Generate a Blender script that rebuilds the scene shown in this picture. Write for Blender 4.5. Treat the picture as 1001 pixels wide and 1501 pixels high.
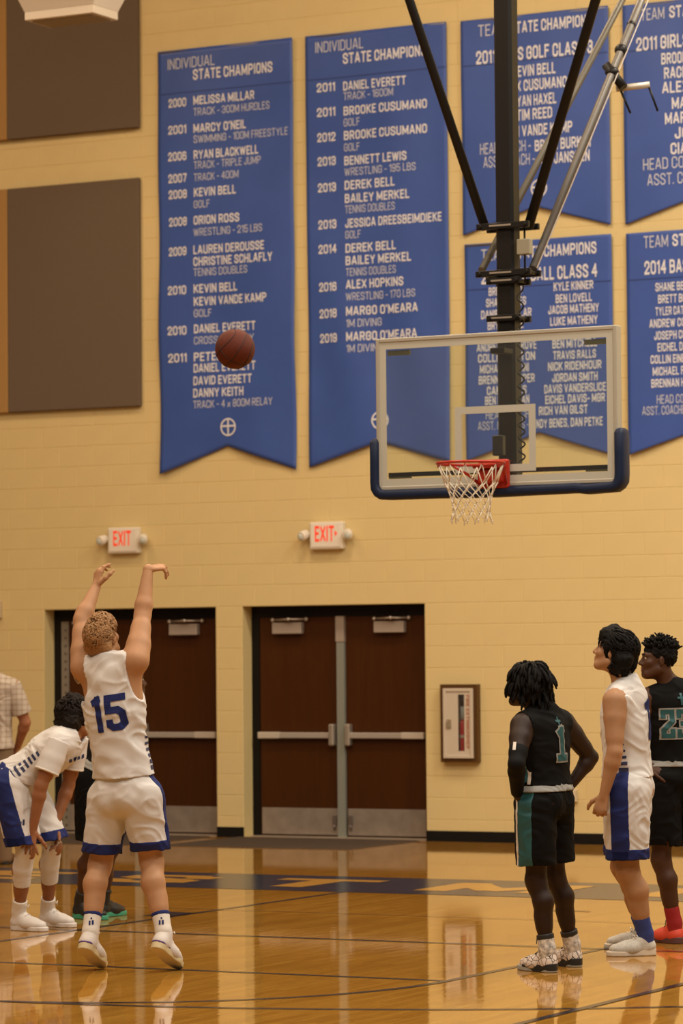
import bpy, math, random
import numpy as np
from mathutils import Vector, Matrix
from mathutils.bvhtree import BVHTree

random.seed(7)
for _o in list(bpy.data.objects):
    bpy.data.objects.remove(_o)
SC = bpy.context.scene
COL = SC.collection

# ------------------------------------------------------------------ camera
# World: X along the end wall, Y into the wall, Z up, origin on the floor under the backboard.
FPX, CAM, YAW, PITCH, ROLL = 4865.64, np.array([9.6645, -20.6336, 1.7399]), .484391, .043560, -.0088892
WALL = 7.4408                                   # the end wall's plane
_f = np.array([-math.sin(YAW) * math.cos(PITCH), math.cos(YAW) * math.cos(PITCH), math.sin(PITCH)])
_r0 = np.array([math.cos(YAW), math.sin(YAW), 0.]); _u0 = np.cross(_r0, _f)
_r = _r0 * math.cos(ROLL) + _u0 * math.sin(ROLL); _u = -_r0 * math.sin(ROLL) + _u0 * math.cos(ROLL)
cd = bpy.data.cameras.new('camera'); cam = bpy.data.objects.new('camera', cd); COL.objects.link(cam)
cam.matrix_world = Matrix(((_r[0], _u[0], -_f[0], CAM[0]), (_r[1], _u[1], -_f[1], CAM[1]), (_r[2], _u[2], -_f[2], CAM[2]), (0, 0, 0, 1)))
cd.sensor_fit = 'HORIZONTAL'; cd.sensor_width = 36; cd.lens = FPX / 1001 * 36
cd.clip_start = .5; cd.clip_end = 200
cd.dof.use_dof = True; cd.dof.focus_distance = 19.0; cd.dof.aperture_fstop = 5.6
SC.camera = cam

# ------------------------------------------------------------------ light
SC.view_settings.view_transform = 'Standard'; SC.view_settings.look = 'None'
SC.view_settings.gamma = 1; SC.view_settings.use_curve_mapping = False
SC.view_settings.exposure = -0.76
w = bpy.data.worlds.new('world'); SC.world = w; w.use_nodes = True
w.node_tree.nodes['Background'].inputs[0].default_value = (1, .82, .62, 1)
w.node_tree.nodes['Background'].inputs[1].default_value = .20
CEIL = 10.4
def gym_light(x, y, power, tint):
    l = bpy.data.lights.new('gym_light', 'AREA'); l.shape = 'RECTANGLE'; l.size = 1.6; l.size_y = 1.6
    l.energy = power; l.color = tint
    o = bpy.data.objects.new('gym_light', l); COL.objects.link(o); o.location = (x, y, CEIL - .35)
for _x, _p, _c in ((-9, 235, (1, .70, .45)), (-3, 360, (1, .79, .58)), (3, 500, (1, .88, .73)), (9, 600, (1, .93, .83))):   # the lamps of the left bays burn warmer
    for _y in (-13, -7.5, -2, 3):
        gym_light(_x, _y, _p * (1.35 if _y == 3 and _x > 0 else 1), _c)

# ------------------------------------------------------------------ measuring
def ray(px, py):
    return _f + (px - 500.5) / FPX * _r - (py - 750.5) / FPX * _u
def at_y(px, py, Y):                             # the point of the plane y = Y seen there
    d = ray(px, py); return CAM + d * ((Y - CAM[1]) / d[1])
def at_z(px, py, Z=0.):
    d = ray(px, py); return CAM + d * ((Z - CAM[2]) / d[2])
def at_depth(px, py, dep):
    return CAM + ray(px, py) * dep
def depth_of(P):
    return float((np.array(P) - CAM) @ _f)
def to_px(P):
    d = np.array(P) - CAM; z = d @ _f
    return 500.5 + FPX * (d @ _r) / z, 750.5 - FPX * (d @ _u) / z

# ------------------------------------------------------------------ helpers
def lin(c):
    return tuple((v / 12.92 if v <= .04045 else ((v + .055) / 1.055) ** 2.4) for v in c)
MATS = {}
def mat(name, col, rough=.6, metal=0., spec=.5, emit=0., noise=0., nscale=40., bump=0., bscale=60., coat=0.):
    """Principled material; noise = share of colour variation, bump = fine relief."""
    if name in MATS: return MATS[name]
    m = bpy.data.materials.new(name); m.use_nodes = True; nt = m.node_tree
    b = nt.nodes['Principled BSDF']
    b.inputs['Base Color'].default_value = (*col, 1); b.inputs['Roughness'].default_value = rough
    b.inputs['Metallic'].default_value = metal; b.inputs['Specular IOR Level'].default_value = spec
    if coat: b.inputs['Coat Weight'].default_value = coat; b.inputs['Coat Roughness'].default_value = .1
    if emit:
        b.inputs['Emission Color'].default_value = (*col, 1); b.inputs['Emission Strength'].default_value = emit
    tc = nt.nodes.new('ShaderNodeTexCoord')
    if noise:
        n = nt.nodes.new('ShaderNodeTexNoise'); n.inputs['Scale'].default_value = nscale; n.inputs['Detail'].default_value = 4
        nt.links.new(tc.outputs['Object'], n.inputs['Vector'])
        r = nt.nodes.new('ShaderNodeValToRGB')
        r.color_ramp.elements[0].position = .3; r.color_ramp.elements[1].position = .7
        r.color_ramp.elements[0].color = (*[v * (1 - noise) for v in col], 1)
        r.color_ramp.elements[1].color = (*[min(1, v * (1 + noise)) for v in col], 1)
        nt.links.new(n.outputs['Fac'], r.inputs['Fac']); nt.links.new(r.outputs['Color'], b.inputs['Base Color'])
    if bump:
        n = nt.nodes.new('ShaderNodeTexNoise'); n.inputs['Scale'].default_value = bscale; n.inputs['Detail'].default_value = 3
        nt.links.new(tc.outputs['Object'], n.inputs['Vector'])
        bp = nt.nodes.new('ShaderNodeBump'); bp.inputs['Strength'].default_value = bump; bp.inputs['Distance'].default_value = .01
        nt.links.new(n.outputs['Fac'], bp.inputs['Height']); nt.links.new(bp.outputs['Normal'], b.inputs['Normal'])
    MATS[name] = m
    return m

def tag(o, label=None, cat=None, group=None, kind=None):
    if label: o['label'] = label
    if cat: o['category'] = cat
    if group: o['group'] = group
    if kind: o['kind'] = kind
    return o
def empty(name, loc, label=None, cat=None, group=None, kind=None):
    o = bpy.data.objects.new(name, None); COL.objects.link(o); o.location = loc; o.empty_display_size = .1
    return tag(o, label, cat, group, kind)
def mesh_obj(name, me, m=None, parent=None):
    o = bpy.data.objects.new(name, me); COL.objects.link(o)
    if m is not None and not me.materials: me.materials.append(m)
    if parent is not None:
        o.parent = parent; q = parent; off = Vector((0, 0, 0))
        while q is not None: off += q.location; q = q.parent
        o.location = -off                        # meshes are given in world coordinates
    return o

class MB:
    """collects shapes in world coordinates; build() links them as one mesh object"""
    def __init__(s): s.v = []; s.f = []; s.sm = []
    def add(s, vs, fs, smooth=False):
        n = len(s.v); s.v += [tuple(map(float, q)) for q in vs]; s.f += [tuple(i + n for i in f) for f in fs]; s.sm += [smooth] * len(fs)
        return s
    def box(s, x0, x1, y0, y1, z0, z1, bev=0.):
        if bev: return s.rbox((x0 + x1) / 2, (y0 + y1) / 2, (z0 + z1) / 2, (x1 - x0) / 2, (y1 - y0) / 2, (z1 - z0) / 2, bev)
        vs = [(x, y, z) for z in (z0, z1) for y in (y0, y1) for x in (x0, x1)]
        return s.add(vs, [(0, 2, 3, 1), (4, 5, 7, 6), (0, 1, 5, 4), (2, 6, 7, 3), (0, 4, 6, 2), (1, 3, 7, 5)])
    def rbox(s, cx, cy, cz, hx, hy, hz, b):
        """box with chamfered edges"""
        h = (hx, hy, hz); vs = []; idx = {}
        for sx in (-1, 1):
            for sy in (-1, 1):
                for sz in (-1, 1):
                    for a in range(3):
                        q = [sx * (hx - b), sy * (hy - b), sz * (hz - b)]; sg = (sx, sy, sz)
                        q[a] = sg[a] * h[a]; idx[(sx, sy, sz, a)] = len(vs); vs.append((cx + q[0], cy + q[1], cz + q[2]))
        fs = []
        def face(keys):
            ids = [idx[k] for k in keys]; c = np.mean([vs[i] for i in ids], 0) - np.array([cx, cy, cz])
            p = [np.array(vs[i]) for i in ids]; n = np.cross(p[1] - p[0], p[2] - p[0])
            fs.append(tuple(ids) if n @ c > 0 else tuple(ids[::-1]))
        for a in range(3):
            o = [q for q in range(3) if q != a]
            for sg in (-1, 1):
                ks = []
                for s1, s2 in ((-1, -1), (1, -1), (1, 1), (-1, 1)):
                    k = [0, 0, 0]; k[a] = sg; k[o[0]] = s1; k[o[1]] = s2; ks.append((*k, a))
                face(ks)
            for s1 in (-1, 1):
                for s2 in (-1, 1):
                    ks = []
                    for (t, ax) in ((-1, o[0]), (1, o[0]), (1, o[1]), (-1, o[1])):
                        k = [0, 0, 0]; k[a] = t; k[o[0]] = s1; k[o[1]] = s2; ks.append((*k, ax))
                    face(ks)
        for sx in (-1, 1):
            for sy in (-1, 1):
                for sz in (-1, 1): face([(sx, sy, sz, a) for a in range(3)])
        return s.add(vs, fs)
    def tube(s, path, r, n=8, cap=True, closed=False):
        P = [np.array(q, float) for q in path]; N = len(P); rs = r if hasattr(r, '__len__') else [r] * N
        up = None; rings = []
        for i in range(N):
            a = P[(i - 1) % N] if (closed or i > 0) else P[i]; b = P[(i + 1) % N] if (closed or i < N - 1) else P[i]
            t = b - a; t /= np.linalg.norm(t) + 1e-12
            if up is None:
                up = np.array([0, 0, 1.]) if abs(t[2]) < .9 else np.array([1., 0, 0])
            u = up - t * (up @ t); u /= np.linalg.norm(u) + 1e-12; up = u; v = np.cross(t, u)
            rings.append([P[i] + rs[i] * (math.cos(2 * math.pi * k / n) * u + math.sin(2 * math.pi * k / n) * v) for k in range(n)])
        vs = [q for rg in rings for q in rg]; fs = []
        for i in range(N if closed else N - 1):
            j = (i + 1) % N
            for k in range(n): fs.append((i * n + k, i * n + (k + 1) % n, j * n + (k + 1) % n, j * n + k))
        s.add(vs, fs, True)
        if cap and not closed:
            m = len(s.v) - len(vs); s.f += [tuple(m + k for k in range(n))[::-1], tuple(m + (N - 1) * n + k for k in range(n))]; s.sm += [False, False]
        return s
    def cyl(s, a, b, r, n=16, r2=None): return s.tube([a, b], [r, r if r2 is None else r2], n)
    def prism(s, poly, axis, a, b):
        """polygon in the other two axes (x,z for axis y), extruded from a to b"""
        n = len(poly); vs = []
        for t in (a, b):
            for p in poly: vs.append({'y': (p[0], t, p[1]), 'x': (t, p[0], p[1]), 'z': (p[0], p[1], t)}[axis])
        fs = [tuple(range(n)), tuple(range(n, 2 * n))[::-1]] + [(i, i + n, (i + 1) % n + n, (i + 1) % n) for i in range(n)]
        return s.add(vs, fs)
    def sphere(s, c, r, nu=16, nv=10, sc=(1, 1, 1)):
        vs = [(c[0], c[1], c[2] + r * sc[2])]
        for j in range(1, nv):
            th = math.pi * j / nv
            for i in range(nu):
                ph = 2 * math.pi * i / nu
                vs.append((c[0] + r * sc[0] * math.sin(th) * math.cos(ph), c[1] + r * sc[1] * math.sin(th) * math.sin(ph), c[2] + r * sc[2] * math.cos(th)))
        vs.append((c[0], c[1], c[2] - r * sc[2])); fs = []
        for i in range(nu): fs.append((0, 1 + i, 1 + (i + 1) % nu))
        for j in range(nv - 2):
            for i in range(nu):
                a = 1 + j * nu + i; b = 1 + j * nu + (i + 1) % nu; fs.append((a, a + nu, b + nu, b))
        L = len(vs) - 1; m = 1 + (nv - 2) * nu
        for i in range(nu): fs.append((m + i, L, m + (i + 1) % nu))
        return s.add(vs, fs, True)
    def mesh(s, name):
        me = bpy.data.meshes.new(name); me.from_pydata(s.v, [], s.f)
        me.polygons.foreach_set('use_smooth', s.sm); me.update(); return me
    def build(s, name, m, parent=None): return mesh_obj(name, s.mesh(name), m, parent)

# flat lettering: a condensed sign-writer's gothic drawn as strokes (x right, y up, cap height 1)
_O = [(.5, .3), (.5, .84), (.36, 1), (.14, 1), (0, .84), (0, .16), (.14, 0), (.36, 0), (.5, .16), (.5, .31)]
_S = [(.5, .77), (.5, .85), (.36, 1), (.14, 1), (0, .85), (0, .72), (.06, .62), (.44, .40), (.5, .30), (.5, .15), (.36, 0), (.14, 0), (0, .15), (0, .23)]
_C = [(.5, .72), (.5, .85), (.36, 1), (.14, 1), (0, .85), (0, .15), (.14, 0), (.36, 0), (.5, .15), (.5, .32)]
_P = [(0, 0), (0, 1), (.34, 1), (.5, .86), (.5, .62), (.34, .48), (0, .48)]
GLYPH = {'A': (.56, [[(0, 0), (.25, 1), (.31, 1), (.56, 0)], [(.09, .28), (.47, .28)]]), 'B': (.5, [[(0, 0), (0, 1), (.33, 1), (.47, .88), (.47, .65), (.34, .53), (0, .53)], [(.34, .53), (.5, .4), (.5, .14), (.35, 0), (0, 0)]]),
 'C': (.5, [_C]), 'D': (.5, [[(0, 0), (0, 1), (.32, 1), (.5, .84), (.5, .16), (.32, 0), (0, 0)]]), 'E': (.4, [[(.4, 1), (0, 1), (0, 0), (.4, 0)], [(0, .52), (.34, .52)]]),
 'F': (.4, [[(.4, 1), (0, 1), (0, 0)], [(0, .52), (.34, .52)]]), 'G': (.5, [_C[:-1] + [(.5, .15), (.5, .48), (.28, .48)]]), 'H': (.5, [[(0, 0), (0, 1)], [(.5, 0), (.5, 1)], [(0, .5), (.5, .5)]]),
 'I': (.0, [[(0, 0), (0, 1)]]), 'J': (.4, [[(.4, 1), (.4, .15), (.28, 0), (.12, 0), (0, .15), (0, .3)]]), 'K': (.5, [[(0, 0), (0, 1)], [(.5, 1), (0, .42)], [(.17, .6), (.5, 0)]]), 'L': (.38, [[(0, 1), (0, 0), (.38, 0)]]),
 'M': (.66, [[(0, 0), (0, 1), (.33, .15), (.66, 1), (.66, 0)]]), 'N': (.5, [[(0, 0), (0, 1), (.5, 0), (.5, 1)]]), 'O': (.5, [_O]), 'P': (.5, [_P]), 'Q': (.5, [_O, [(.32, .2), (.52, -.06)]]), 'R': (.5, [_P, [(.26, .48), (.5, 0)]]),
 'S': (.5, [_S]), 'T': (.5, [[(0, 1), (.5, 1)], [(.25, 1), (.25, 0)]]), 'U': (.5, [[(0, 1), (0, .16), (.14, 0), (.36, 0), (.5, .16), (.5, 1)]]), 'V': (.54, [[(0, 1), (.27, 0), (.54, 1)]]), 'W': (.8, [[(0, 1), (.2, 0), (.4, .95), (.6, 0), (.8, 1)]]),
 'X': (.54, [[(0, 0), (.54, 1)], [(0, 1), (.54, 0)]]), 'Y': (.54, [[(0, 1), (.27, .45), (.54, 1)], [(.27, .45), (.27, 0)]]), 'Z': (.5, [[(0, 1), (.5, 1), (0, 0), (.5, 0)]]), 'x': (.4, [[(0, 0), (.4, .6)], [(0, .6), (.4, 0)]]),
 '0': (.48, [_O]), '1': (.2, [[(0, .82), (.2, 1), (.2, 0)]]), '2': (.48, [[(0, .7), (0, .85), (.14, 1), (.34, 1), (.48, .85), (.48, .62), (0, .05), (0, 0), (.48, 0)]]), '3': (.48, [[(0, .80), (0, .87), (.14, 1), (.34, 1), (.48, .85), (.48, .66), (.34, .53), (.18, .53)], [(.34, .53), (.48, .4), (.48, .15), (.34, 0), (.14, 0), (0, .15), (0, .27)]]),
 '4': (.5, [[(.38, 0), (.38, 1), (0, .3), (.5, .3)]]), '5': (.48, [[(.44, 1), (.02, 1), (0, .5), (.1, .6), (.34, .6), (.48, .46), (.48, .15), (.34, 0), (.14, 0), (0, .15), (0, .26)]]), '6': (.48, [[(.46, .80), (.46, .86), (.34, 1), (.14, 1), (0, .85), (0, .15), (.14, 0), (.34, 0), (.48, .15), (.48, .42), (.34, .56), (.14, .56), (0, .42)]]),
 '7': (.46, [[(0, 1), (.46, 1), (.16, 0)]]), '8': (.48, [[(.14, .53), (0, .66), (0, .86), (.14, 1), (.34, 1), (.48, .86), (.48, .66), (.34, .53), (.14, .53), (0, .4), (0, .14), (.14, 0), (.34, 0), (.48, .14), (.48, .4), (.34, .53)]]), '9': (.48, [[(.02, .20), (.02, .14), (.14, 0), (.34, 0), (.48, .15), (.48, .85), (.34, 1), (.14, 1), (0, .85), (0, .58), (.14, .44), (.34, .44), (.48, .58)]]),
 '-': (.24, [[(0, .42), (.24, .42)]]), "'": (.0, [[(0, .86), (0, 1)]]), '.': (.0, [[(0, 0), (0, .03)]]), ',': (.04, [[(.04, .04), (0, -.14)]])}
def fit_text(txt, w, h, weight=.16, res=0):
    """glyph strokes scaled to width w and cap height h, baseline at 0; returns points and faces"""
    t = weight; x = 0; vs = []; fs = []; wd = 0; fit_text.word = []
    for ch in txt:
        if ch == ' ': x += .30; wd += 1; continue
        gw, strokes = GLYPH[ch]
        for st in strokes:
            P = [np.array((x + t / 2 + q[0], t / 2 + q[1] * (1 - t))) for q in st]
            for a, b in zip(P[:-1], P[1:]):
                d = (b - a) / (np.linalg.norm(b - a) + 1e-9); n = np.array([-d[1], d[0]]) * t / 2; e = d * t * (.5 if abs(d[0]) < .05 or abs(d[1]) < .05 else .3)
                m = len(vs); vs += [a - e - n, b + e - n, b + e + n, a - e + n]; fs.append((m, m + 1, m + 2, m + 3)); fit_text.word.append(wd)
        x += gw + t + .13
    v = np.zeros((len(vs), 3)); v[:, :2] = vs; v[:, 2] = (np.arange(len(vs)) // 4 % 7) * .00012; v[:, 0] = (v[:, 0] - v[:, 0].min()) / np.ptp(v[:, 0]) * w; v[:, 1] *= h
    return v, fs

# ================================================================== SETTING
# wall paint, floor
M_WALL = mat('cream_wall_paint', (.73, .590, .285), .55, spec=.35, bump=.12, bscale=90, noise=.02, nscale=3)
M_MORTAR = mat('painted_mortar', (.71, .575, .27), .7, spec=.2)
def wood_floor_material():
    m = bpy.data.materials.new('polished_maple_floor'); m.use_nodes = True; nt = m.node_tree; N = nt.nodes; L = nt.links
    b = N['Principled BSDF']; tc = N.new('ShaderNodeTexCoord')
    mp = N.new('ShaderNodeMapping'); mp.inputs['Rotation'].default_value = (0, 0, math.pi / 2); L.new(tc.outputs['Object'], mp.inputs['Vector'])
    br = N.new('ShaderNodeTexBrick'); br.inputs['Scale'].default_value = 1.0
    br.inputs['Brick Width'].default_value = .95; br.inputs['Row Height'].default_value = .057; br.inputs['Mortar Size'].default_value = .0012
    br.inputs['Mortar Smooth'].default_value = .3; br.offset = .37; br.offset_frequency = 3
    br.inputs['Color1'].default_value = (.46, .238, .038, 1); br.inputs['Color2'].default_value = (.37, .178, .026, 1); br.inputs['Mortar'].default_value = (.16, .06, .01, 1)
    L.new(mp.outputs['Vector'], br.inputs['Vector'])
    st = N.new('ShaderNodeMapping'); st.inputs['Scale'].default_value = (28, 1.6, 1); L.new(tc.outputs['Object'], st.inputs['Vector'])
    ns = N.new('ShaderNodeTexNoise'); ns.inputs['Scale'].default_value = 1.6; ns.inputs['Detail'].default_value = 5; L.new(st.outputs['Vector'], ns.inputs['Vector'])
    mx = N.new('ShaderNodeMixRGB'); mx.blend_type = 'MULTIPLY'; mx.inputs['Fac'].default_value = .55
    rp = N.new('ShaderNodeValToRGB'); rp.color_ramp.elements[0].position = .3; rp.color_ramp.elements[0].color = (.62, .55, .48, 1); rp.color_ramp.elements[1].position = .7; rp.color_ramp.elements[1].color = (1, 1, 1, 1)
    L.new(ns.outputs['Fac'], rp.inputs['Fac']); L.new(br.outputs['Color'], mx.inputs['Color1']); L.new(rp.outputs['Color'], mx.inputs['Color2'])
    L.new(mx.outputs['Color'], b.inputs['Base Color'])
    b.inputs['Roughness'].default_value = .045; b.inputs['Specular IOR Level'].default_value = .5
    # the finish lies in slight waves along the boards
    w1 = N.new('ShaderNodeMapping'); w1.inputs['Scale'].default_value = (9, 2.2, 1); L.new(tc.outputs['Object'], w1.inputs['Vector'])
    n1 = N.new('ShaderNodeTexNoise'); n1.inputs['Scale'].default_value = 1.5; n1.inputs['Detail'].default_value = 2; L.new(w1.outputs['Vector'], n1.inputs['Vector'])
    bp = N.new('ShaderNodeBump'); bp.inputs['Strength'].default_value = .10; bp.inputs['Distance'].default_value = .003
    L.new(n1.outputs['Fac'], bp.inputs['Height']); L.new(bp.outputs['Normal'], b.inputs['Normal'])
    return m
M_FLOOR = wood_floor_material()
floor = MB().box(-16, 14, -24, WALL + 2.2, -.1, 0).build('floor', M_FLOOR); tag(floor, 'polished honey maple gym floor with navy court lines', kind='structure')
ceiling = MB().box(-16, 14, -24, WALL + .25, CEIL, CEIL + .2).build('ceiling', mat('ceiling_paint', (.75, .7, .6), .8)); tag(ceiling, 'off white gym ceiling above the frame', kind='structure')

# --- the block wall: mortar bed, blocks one by one, two door openings
CW, CH = .4064, .2032
D1 = (-8.486, -6.504); D2 = (-6.206, -4.232); DTOP = 11 * CH
wall = empty('wall_back', (0, WALL, 0), 'cream painted concrete block end wall of the gym', kind='structure')
bed = MB(); e = .003
for x0, x1, z0, z1 in ((-16, D1[0], 0, CEIL), (D1[1], D2[0], 0, DTOP), (D2[1], 14, 0, CEIL), (D1[0], D2[1], DTOP, CEIL)):
    bed.box(x0, x1, WALL + e, WALL + .2, z0, z1)
bed.build('mortar_bed', M_MORTAR, wall)
_blk = {}
def block_mesh(w_, h_):
    k = (round(w_, 3), round(h_, 3))
    if k not in _blk:
        j = .002; b = .003; x0, x1, z0, z1 = j, w_ - j, j, h_ - j
        vs = [(x0 + b, 0, z0 + b), (x1 - b, 0, z0 + b), (x1 - b, 0, z1 - b), (x0 + b, 0, z1 - b),
              (x0, b, z0), (x1, b, z0), (x1, b, z1), (x0, b, z1), (x0, .012, z0), (x1, .012, z0), (x1, .012, z1), (x0, .012, z1)]
        fs = [(0, 1, 2, 3)] + [(i + 4, (i + 1) % 4 + 4, (i + 1) % 4, i) for i in range(4)] + [(i + 8, (i + 1) % 4 + 8, (i + 1) % 4 + 4, i + 4) for i in range(4)]
        me = bpy.data.meshes.new('concrete_block'); me.from_pydata(vs, [], fs); me.materials.append(M_WALL); me.update(); _blk[k] = (me, vs, fs)
    return _blk[k]
blocks = []
for c in range(int(CEIL / CH)):
    z = c * CH; off = (c % 2) * CW / 2
    segs = [(-16, 14)] if z + .01 >= DTOP else [(-16, D1[0]), (D1[1], D2[0]), (D2[1], 14)]
    for a, b_ in segs:
        k0 = math.floor((a - D2[1] - off) / CW) - 1; x = D2[1] + off + k0 * CW
        while x < b_:
            l, r_ = max(x, a), min(x + CW, b_)
            if r_ - l > .03: blocks.append((l, r_ - l, z))
            x += CW
covers = [(-9.1, -7.32, 4.23, 6.5), (-9.1, -7.32, 7.0, 11), (-7.1, -5.58, 3.6, 7.73), (-5.44, -3.93, 3.6, 7.73), (-3.77, -2.27, 3.6, 7.71), (-2.12, -.6, 3.6, 7.7)]
def shown(b):
    l, w_, z = b; a = to_px((l + w_ / 2, WALL, z + CH / 2))
    if not (5 < a[0] < 996 and 5 < a[1] < 1235): return -1
    for c in covers:
        if l > c[0] - .25 and l + w_ < c[1] + .25 and z > c[2] - .1 and z + CH < c[3] + .1: return -1
    return w_ * CH / depth_of((l + w_ / 2, WALL, z)) ** 2
order = sorted(range(len(blocks)), key=lambda i: -shown(blocks[i])); single = {i for i in order[:300] if shown(blocks[i]) > 0}
rest = MB()
for i, (l, w_, z) in enumerate(blocks):
    me, vs, fs = block_mesh(w_, CH)
    if i in single:
        o = bpy.data.objects.new('concrete_block', me); COL.objects.link(o); o.parent = wall; o.location = (l, 0, z)
    else: rest.add([(v[0] + l, v[1] + WALL, v[2] + z) for v in vs], fs)
tag(rest.build('concrete_blocks', M_WALL, wall), kind='stuff')

# --- black rubber baseboards
M_RUBBER = mat('black_rubber', (.006, .0055, .005), .5, spec=.25)
def baseboard(name, x0, x1, label):
    m = MB().box(x0, x1, WALL - .008, WALL + .001, 0, .10); m.box(x0, x1, WALL - .014, WALL - .008, 0, .012)
    tag(m.build(name, M_RUBBER), label, kind='structure')
baseboard('baseboard_right', D2[1], 14, 'black rubber baseboard right of the doors')
b_ = baseboard('baseboard_middle', D1[1], D2[0] + .001, 'black rubber baseboard on the pier between the doors')
baseboard('baseboard_left', -16, D1[0], 'black rubber baseboard left of the doors')

# --- double doors set back in the openings
M_DOOR = None
def door_wood():
    m = bpy.data.materials.new('dark_walnut_door'); m.use_nodes = True; nt = m.node_tree; b = nt.nodes['Principled BSDF']
    tc = nt.nodes.new('ShaderNodeTexCoord'); mp = nt.nodes.new('ShaderNodeMapping'); mp.inputs['Scale'].default_value = (14, 14, .8)
    n = nt.nodes.new('ShaderNodeTexNoise'); n.inputs['Scale'].default_value = 2; n.inputs['Detail'].default_value = 6
    r = nt.nodes.new('ShaderNodeValToRGB'); r.color_ramp.elements[0].color = (.045, .013, .0018, 1); r.color_ramp.elements[1].color = (.070, .021, .0028, 1)
    nt.links.new(tc.outputs['Object'], mp.inputs['Vector']); nt.links.new(mp.outputs['Vector'], n.inputs['Vector']); nt.links.new(n.outputs['Fac'], r.inputs['Fac'])
    nt.links.new(r.outputs['Color'], b.inputs['Base Color']); b.inputs['Roughness'].default_value = .42; b.inputs['Specular IOR Level'].default_value = .22
    return m
M_DOOR = door_wood()
M_FRAME = mat('black_door_frame', (.006, .005, .0045), .5, spec=.2)
M_STEEL = mat('brushed_steel', (.50, .45, .38), .42, .75, noise=.06, nscale=25)
M_KICK = mat('scuffed_kick_plate', (.36, .31, .26), .5, .55, noise=.12, nscale=9)
M_ALU = mat('satin_aluminium', (.62, .58, .52), .38, .6)
M_MULL = mat('grey_green_mullion', (.27, .29, .25), .5, .2)
M_CLOSER = mat('closer_cover', (.42, .36, .30), .5, .3)
def double_door(name, D, label, hinge_strip):
    x0, x1 = D; y = WALL + .19; root = empty(name, ((x0 + x1) / 2, y, 0), label, kind='structure')
    MB().box(x0, x1, WALL + .2, WALL + .26, 0, DTOP).build('frame_backing', M_FRAME, root)
    fr = MB(); fr.box(x0, x0 + .085, y - .01, y + .04, 0, DTOP).box(x1 - .085, x1, y - .01, y + .04, 0, DTOP).box(x0 + .085, x1 - .085, y - .01, y + .04, DTOP - .105, DTOP)
    fr.build('door_frame', M_FRAME, root)
    MB().box(x0, x1, y - .06, y + .03, 0, .014).build('threshold', mat('threshold_metal', (.55, .5, .42), .35, .6), root)
    xm = (x0 + x1) / 2; mu = MB().box(xm - .04, xm + .04, y - .035, y + .03, .014, DTOP - .35); mu.build('mullion', M_MULL, root)
    MB().box(xm - .045, xm + .045, y - .042, y + .03, DTOP - .35, DTOP - .105).build('mullion_bracket', M_CLOSER, root)
    for s in (-1, 1):
        a = x0 + .088 if s < 0 else xm + .042; b = xm - .042 if s < 0 else x1 - .088
        leaf = MB().box(a, b, y, y + .035, .02, DTOP - .11).build('door_leaf', M_DOOR, root)
        MB().box(a + .012, b - .012, y - .003, y, .03, .285).build('kick_plate', M_KICK, leaf)
        sx = xm + s * .12                      # latch side near the mullion
        bx0, bx1 = (a + .02, b - .02)
        zb = .985
        MB().box(bx0, bx1, y - .065, y - .02, zb - .028, zb + .028, .006).build('push_bar', M_ALU, leaf)
        hx = b - .045 if s < 0 else a + .045
        ld = MB().box(hx - .028, hx + .028, y - .085, y, zb - .10, zb + .11, .012).build('latch_housing', M_STEEL, leaf)
        ex = bx0 + .10 if s < 0 else bx1 - .10
        MB().box(ex - .12, ex + .12, y - .068, y - .018, zb - .031, zb + .031, .006).build('bar_end_cap', mat('bar_cap', (.70, .64, .55), .4, .4), leaf)
        cx = a + .40 if s < 0 else b - .36
        if s < 0: cx = a + .33
        cl = MB().box(cx - .16, cx + .16, y - .07, y, DTOP - .27, DTOP - .16, .006).build('door_closer', M_CLOSER, leaf)
        am = MB().tube([(cx - .16, y - .05, DTOP - .135), (cx + .05, y - .12, DTOP - .13), (cx + .20, y - .02, DTOP - .13)], .010, 6)
        am.sphere((cx - .16, y - .05, DTOP - .135), .022, 8, 6).sphere((cx + .20, y - .03, DTOP - .13), .022, 8, 6).sphere((cx + .05, y - .12, DTOP - .13), .018, 8, 6)
        am.build('closer_arm', M_STEEL, leaf)
        fb = MB().box(hx - .02, hx + .02, y - .02, y - .003, .13, .22, .004); fb.cyl((hx, y - .015, .08), (hx, y - .015, .13), .012, 8)
        fb.build('door_stop', mat('stop_dark', (.16, .13, .11), .5, .4), leaf)
        if hinge_strip and s < 0:
            h = MB().box(a + .0, a + .085, y - .012, y - .001, .03, DTOP - .12)
            hs = h.build('hinge_strip', mat('hinge_grey', (.27, .24, .20), .5, .3), leaf)
            q = MB()
            for i in range(26): q.cyl((a + .05, y - .018, .08 + i * .078), (a + .05, y - .011, .08 + i * .078), .012, 8)
            q.build('hinge_screws', mat('hinge_screw', (.13, .11, .09), .5, .4), hs)
    return root
double_door('door_1', D1, 'dark walnut double doors behind the shooting player', True)
double_door('door_2', D2, 'dark walnut double doors beside the fire extinguisher cabinet', False)

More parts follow.
